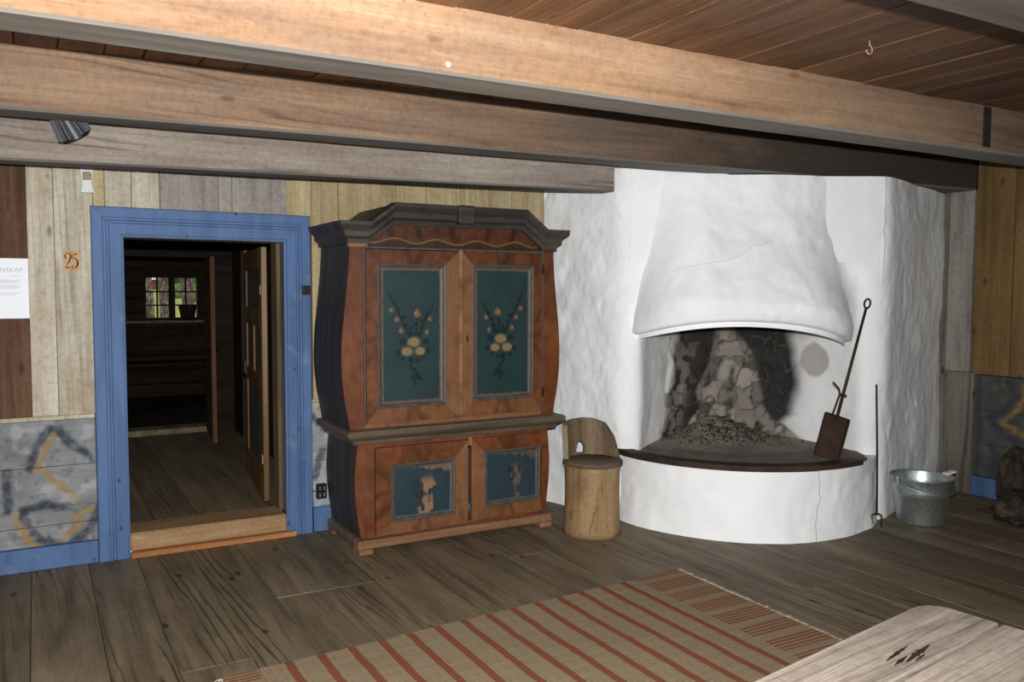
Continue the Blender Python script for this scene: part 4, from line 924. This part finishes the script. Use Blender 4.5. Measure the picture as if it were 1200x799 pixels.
rug = tag(put('rag_rug', V, f, rugmat(), None), 'handwoven beige rag rug with rust red cross stripes and fringed ends', 'rug')
V = []; f = []
for s__, xe in ((1, RX1), (-1, RX0)):
    for y_ in np.arange(RY0+.01, ytop[0, -1 if s__ > 0 else 0], .0085):
        k = len(V); l_ = random.uniform(.018, .05); dy = random.uniform(-.012, .012); dz = .012+random.uniform(0, .008)
        V += [(xe-s__*.003, y_-.002, .014), (xe-s__*.003, y_+.002, .014), (xe-s__*.003, y_, .018), (xe+s__*l_*.5, y_-.002+dy*.4, dz-.002), (xe+s__*l_*.5, y_+.002+dy*.4, dz-.002), (xe+s__*l_*.5, y_+dy*.4, dz+.002), (xe+s__*l_, y_+dy, .003)]
        f += [(k, k+3, k+5, k+2), (k+1, k+2, k+5, k+4), (k, k+1, k+4, k+3), (k+3, k+6, k+5), (k+4, k+5, k+6), (k+3, k+4, k+6)]
fr_ = put('fringe', V, f, flat('fringe_yarn', 'a39882', .9), rug); fr_['kind'] = 'stuff'

# ------------------------------------------------------------------ table in the foreground
tb = tag(empty('plank_table', (1.27, .98, 0), math.radians(8.5)), 'worn scrubbed plank table with pale grey top, beside the rug', 'table')
def tablewood():
    m_ = wood('scrubbed_table_top', '7d7165', '978a7d', 'aa9e91', 'X', 44, .04, .3, .35, .2, .6, .9, .3); return m_
M_tab = tablewood(); M_tleg = wood('table_leg_wood', '6f5f50', '8f7f6e', 'a39483', 'Z', 24, .04, .3, .3, .3, .7, .4, .25)
def tplank(y0, y1, rc0, rc1, z0=.712, z1=.748):
    pts = []; xa, xb = -.95, .775
    def corner(cx, cy, r, a0):
        if r < .004: pts.append((cx, cy)); return
        for k in range(7):
            a = a0+math.pi/2*k/6; pts.append((cx+r*math.cos(a), cy+r*math.sin(a)))
    corner(xb-rc0, y0+rc0, rc0, -math.pi/2); corner(xb-rc1, y1-rc1, rc1, 0); corner(xa+rc1, y1-rc1, rc1, math.pi/2); corner(xa+rc0, y0+rc0, rc0, math.pi)
    n = len(pts); V = [(a, b, z0) for a, b in pts]+[(a, b, z1) for a, b in pts]
    return put('top_plank', V, [list(range(n))[::-1], list(range(n, 2*n))]+[(i, (i+1) % n, n+(i+1) % n, n+i) for i in range(n)], M_tab, tb, bevel=.006, seg=2, recalc=True)
tplank(.062, .245, .003, .07); tplank(-.15, .060, .003, .003); tplank(-.42, -.152, .06, .003)
for gi, (gx, gy, gl, gw) in enumerate(((.40, .128, .12, .006), (.44, .100, .14, .009), (.37, .104, .07, .005), (.42, .086, .06, .004))):
    tz = np.linspace(-.5, .5, 13); jag = [random.uniform(.5, 1.2) for _ in tz]
    up_ = [(gx+gl*a, gy+gl*a*.10+gw*(1-4*a*a)*q_, .7487) for a, q_ in zip(tz, jag)]; lo_ = [(gx+gl*a, gy+gl*a*.10-gw*(1-4*a*a)*q_*.8-.0002, .7487) for a, q_ in zip(tz, jag[::-1])]
    put('knot_gouge', up_+lo_, [(k, 13+k, 14+k, k+1) for k in range(12)], M_dark, tb)
for lx, ly in ((-.85, -.34), (.65, -.34), (-.85, .15), (.65, .15)):
    put('leg', [(lx+s1*r+dx, ly+s2*r, z_) for z_, r, dx in ((0, .028, .03 if lx > 0 else -.03), (.70, .038, 0)) for s1, s2 in ((-1, -1), (1, -1), (1, 1), (-1, 1))], BF, M_tleg, tb, bevel=.005, recalc=True)
box('apron', -.82, .62, .14, .165, .62, .712, M_tleg, tb); box('apron', -.82, .62, -.36, -.335, .62, .712, M_tleg, tb); box('apron', .635, .66, -.30, .11, .62, .712, M_tleg, tb); box('apron', -.86, -.835, -.30, .11, .62, .712, M_tleg, tb)

# ------------------------------------------------------------------ wall fittings
pp = tag(empty('paper_notice', (-.14, YB-.006, 1.393)), 'white paper notice with pale printed lines pinned on the dark brown boards', 'notice')
box('sheet', -.115, .107, -.001, .001, 0, .323, M_paper, pp, 0)
def text(name, body, size, x_, z_, mat, par, y_):
    cu = bpy.data.curves.new(name, 'FONT'); cu.body = body; cu.size = size; cu.extrude = .0004; cu.align_x = 'RIGHT'; cu.space_character = 1.1
    to = bpy.data.objects.new(name, cu); COL.objects.link(to); bpy.context.view_layer.update()
    me = bpy.data.meshes.new_from_object(to.evaluated_get(bpy.context.evaluated_depsgraph_get())); bpy.data.objects.remove(to); me.materials.clear(); me.materials.append(mat)
    o = bpy.data.objects.new(name, me); o.location = (x_, y_, z_); o.rotation_euler = (math.pi/2, 0, 0); o.parent = par; COL.objects.link(o); return o
text('heading', 'INSKÅP', .032, .080, .250, M_greyink, pp, -.0016)
for zz_, x0_, x1_ in ((.228, .02, .065), (.205, -.09, .07), (.198, -.09, .065), (.19, -.09, .06), (.175, -.09, .07), (.168, -.09, .07), (.16, -.09, .05), (.135, -.09, .07), (.127, -.09, .045)):
    box('text_line', x0_, x1_, -.0018, -.001, zz_, zz_+.0025, M_greyink, pp, 0)
sg_ = tag(empty('number_plate', (.136, YB-.006, 1.655)), 'small tan card with the number 25 nailed beside the blue casing', 'sign')
box('card', 0, .0785, -.0015, .0015, 0, .1085, M_tan, sg_, 0)
zc = lambda p: ((p[0]-230)*.000257, (605-p[1])*.0002855)
def smooth_pts(pts, k=6):
    P = [np.array(p, float) for p in pts]; P = [2*P[0]-P[1]]+P+[2*P[-1]-P[-2]]; o = []
    for i in range(1, len(P)-2):
        for t in np.linspace(0, 1, k, endpoint=False):
            o.append(.5*((2*P[i])+(-P[i-1]+P[i+1])*t+(2*P[i-1]-5*P[i]+4*P[i+1]-P[i+2])*t*t+(-P[i-1]+3*P[i]-3*P[i+1]+P[i+2])*t**3))
    return o+[P[-2]]
def digit(name, strokes):
    for pts, wd in strokes:
        q = smooth_pts(pts); W = np.interp(np.linspace(0, 1, len(q)), np.linspace(0, 1, len(wd)), wd); ribbon(name, [zc(p) for p in q], list(W*.000265), M_ink, sg_, -.003, .0014)
digit('digit_2', [([(285, 375), (262, 345), (275, 290), (320, 268), (362, 290), (376, 340), (350, 410), (305, 490), (275, 555)], [26, 26, 14, 14, 26, 34, 28, 14, 12]), ([(275, 555), (340, 553), (385, 530)], [20, 20, 8])])
digit('digit_5', [([(498, 292), (460, 290), (418, 280)], [26, 22, 10]), ([(418, 280), (414, 385)], [14, 12]), ([(414, 385), (452, 365), (490, 400), (505, 460), (482, 530), (430, 560), (395, 540), (412, 512)], [10, 14, 28, 36, 26, 16, 16, 24])])
for nm, p in (('nail', (390, 250)), ('nail', (386, 586))):
    a, b = zc(p); lathe(nm, [(.0005, 0), (.0032, 0), (.0032, .0015), (.0005, .002)], M_iron, sg_, 10).location = (a, -.002, b); sg_.children[-1].rotation_euler = (math.pi/2, 0, 0)
# white emergency sensor box
ps = tag(empty('sensor_box', (.262, YB-.004, 2.085)), 'small white sensor box with a clear lens high on the boards over the number card', 'sensor')
put('housing', [(-.034, 0, .0), (.034, 0, .0), (.034, 0, .17), (-.034, 0, .17), (-.034, -.045, .0), (.034, -.045, .0), (.022, -.022, .065), (-.022, -.022, .065)], [(0, 1, 5, 4), (4, 5, 6, 7), (0, 4, 7), (1, 6, 5), (0, 7, 3), (1, 2, 6), (7, 6, 2, 3), (0, 3, 2, 1)], M_whitep, ps, bevel=.003, recalc=True)
M_lens = flat('clear_lens', 'b8a788', .12, .3, .8, .4, 60); box('lens', -.021, .021, -.034, -.012, .068, .115, M_lens, ps, .006, seg=2)
sw = tag(empty('wall_switch', (1.477, YB-.027, 1.522)), 'small dark square switch on the right blue casing', 'switch')
box('plate', -.028, .028, -.008, .003, 0, .058, M_black, sw, .004); box('rocker', -.010, .016, -.013, -.007, .012, .046, M_iron, sw, .002); box('trim_edge', -.026, -.022, -.010, -.007, .006, .052, M_mould, sw, .001)
so = tag(empty('power_socket', (1.565, YB-.003, .215)), 'black double power socket low on the painted boards beside the cupboard', 'socket')
box('housing', -.032, .032, -.035, .003, 0, .095, M_black, so, .005)
for zz_ in (.026, .068):
    for xx in (-.014, .014):
        for dz in (-.006, .006): box('contact', xx-.003, xx+.003, -.0375, -.034, zz_+dz-.002, zz_+dz+.002, M_whitep, so, .0008)
tag(tube('socket_cable', [(1.53, YB-.004, .262), (1.512, YB-.004, .262), (1.508, YB-.005, .255), (1.508, YB-.026, .17), (1.508, YB-.026, .004)], .004, M_black, None, 6), 'thin black cable running down beside the blue casing from the socket', 'cable')
# spot lamp hanging behind the second beam
sp = tag(empty('spot_lamp', (.146, 4.50, 2.325)), 'small black ribbed spot lamp hanging between two beams near the doorway', 'lamp')
axs = Vector((.45, .25, -.75)).normalized(); xs = axs.orthogonal().normalized(); ys_ = axs.cross(xs)
def spl(name, prof_, mat, n=28):
    V = [axs*h+(xs*math.cos(2*math.pi*a/n)+ys_*math.sin(2*math.pi*a/n))*r+Vector((-.01, 0, .03)) for r, h in prof_ for a in range(n)]
    return put(name, V, gridfaces(n, len(prof_), wrap=True)+[list(range(n))[::-1], [(len(prof_)-1)*n+a for a in range(n)]], mat, sp, recalc=True, smooth=False)
M_spot = flat('grey_black_metal', '5a5b5f', .55, .2, .4, .1)
spl('housing', [(.035, -.045), (.045, -.03), (.05, .0), (.064, .085), (.066, .1), (.058, .1), (.05, .06), (.001, .05)], M_black)
n = 16
for a in range(n):
    t = 2*math.pi*a/n; d = xs*math.cos(t)+ys_*math.sin(t); sd = axs.cross(d)
    V = [d*r+axs*h+sd*s__*.0045+Vector((-.01, 0, .03)) for s__ in (-1, 1) for r, h in ((.044, -.01), (.062, -.01), (.080, .09), (.060, .09))]
    put('cooling_rib', V, [(0, 1, 2, 3), (7, 6, 5, 4), (0, 4, 5, 1), (1, 5, 6, 2), (2, 6, 7, 3), (3, 7, 4, 0)], M_spot if a % 1 == 0 else M_black, sp, recalc=True)
tube('stem', [(-.01, 0, .05), (-.01, .0, .275)], .008, M_black, sp, 8)
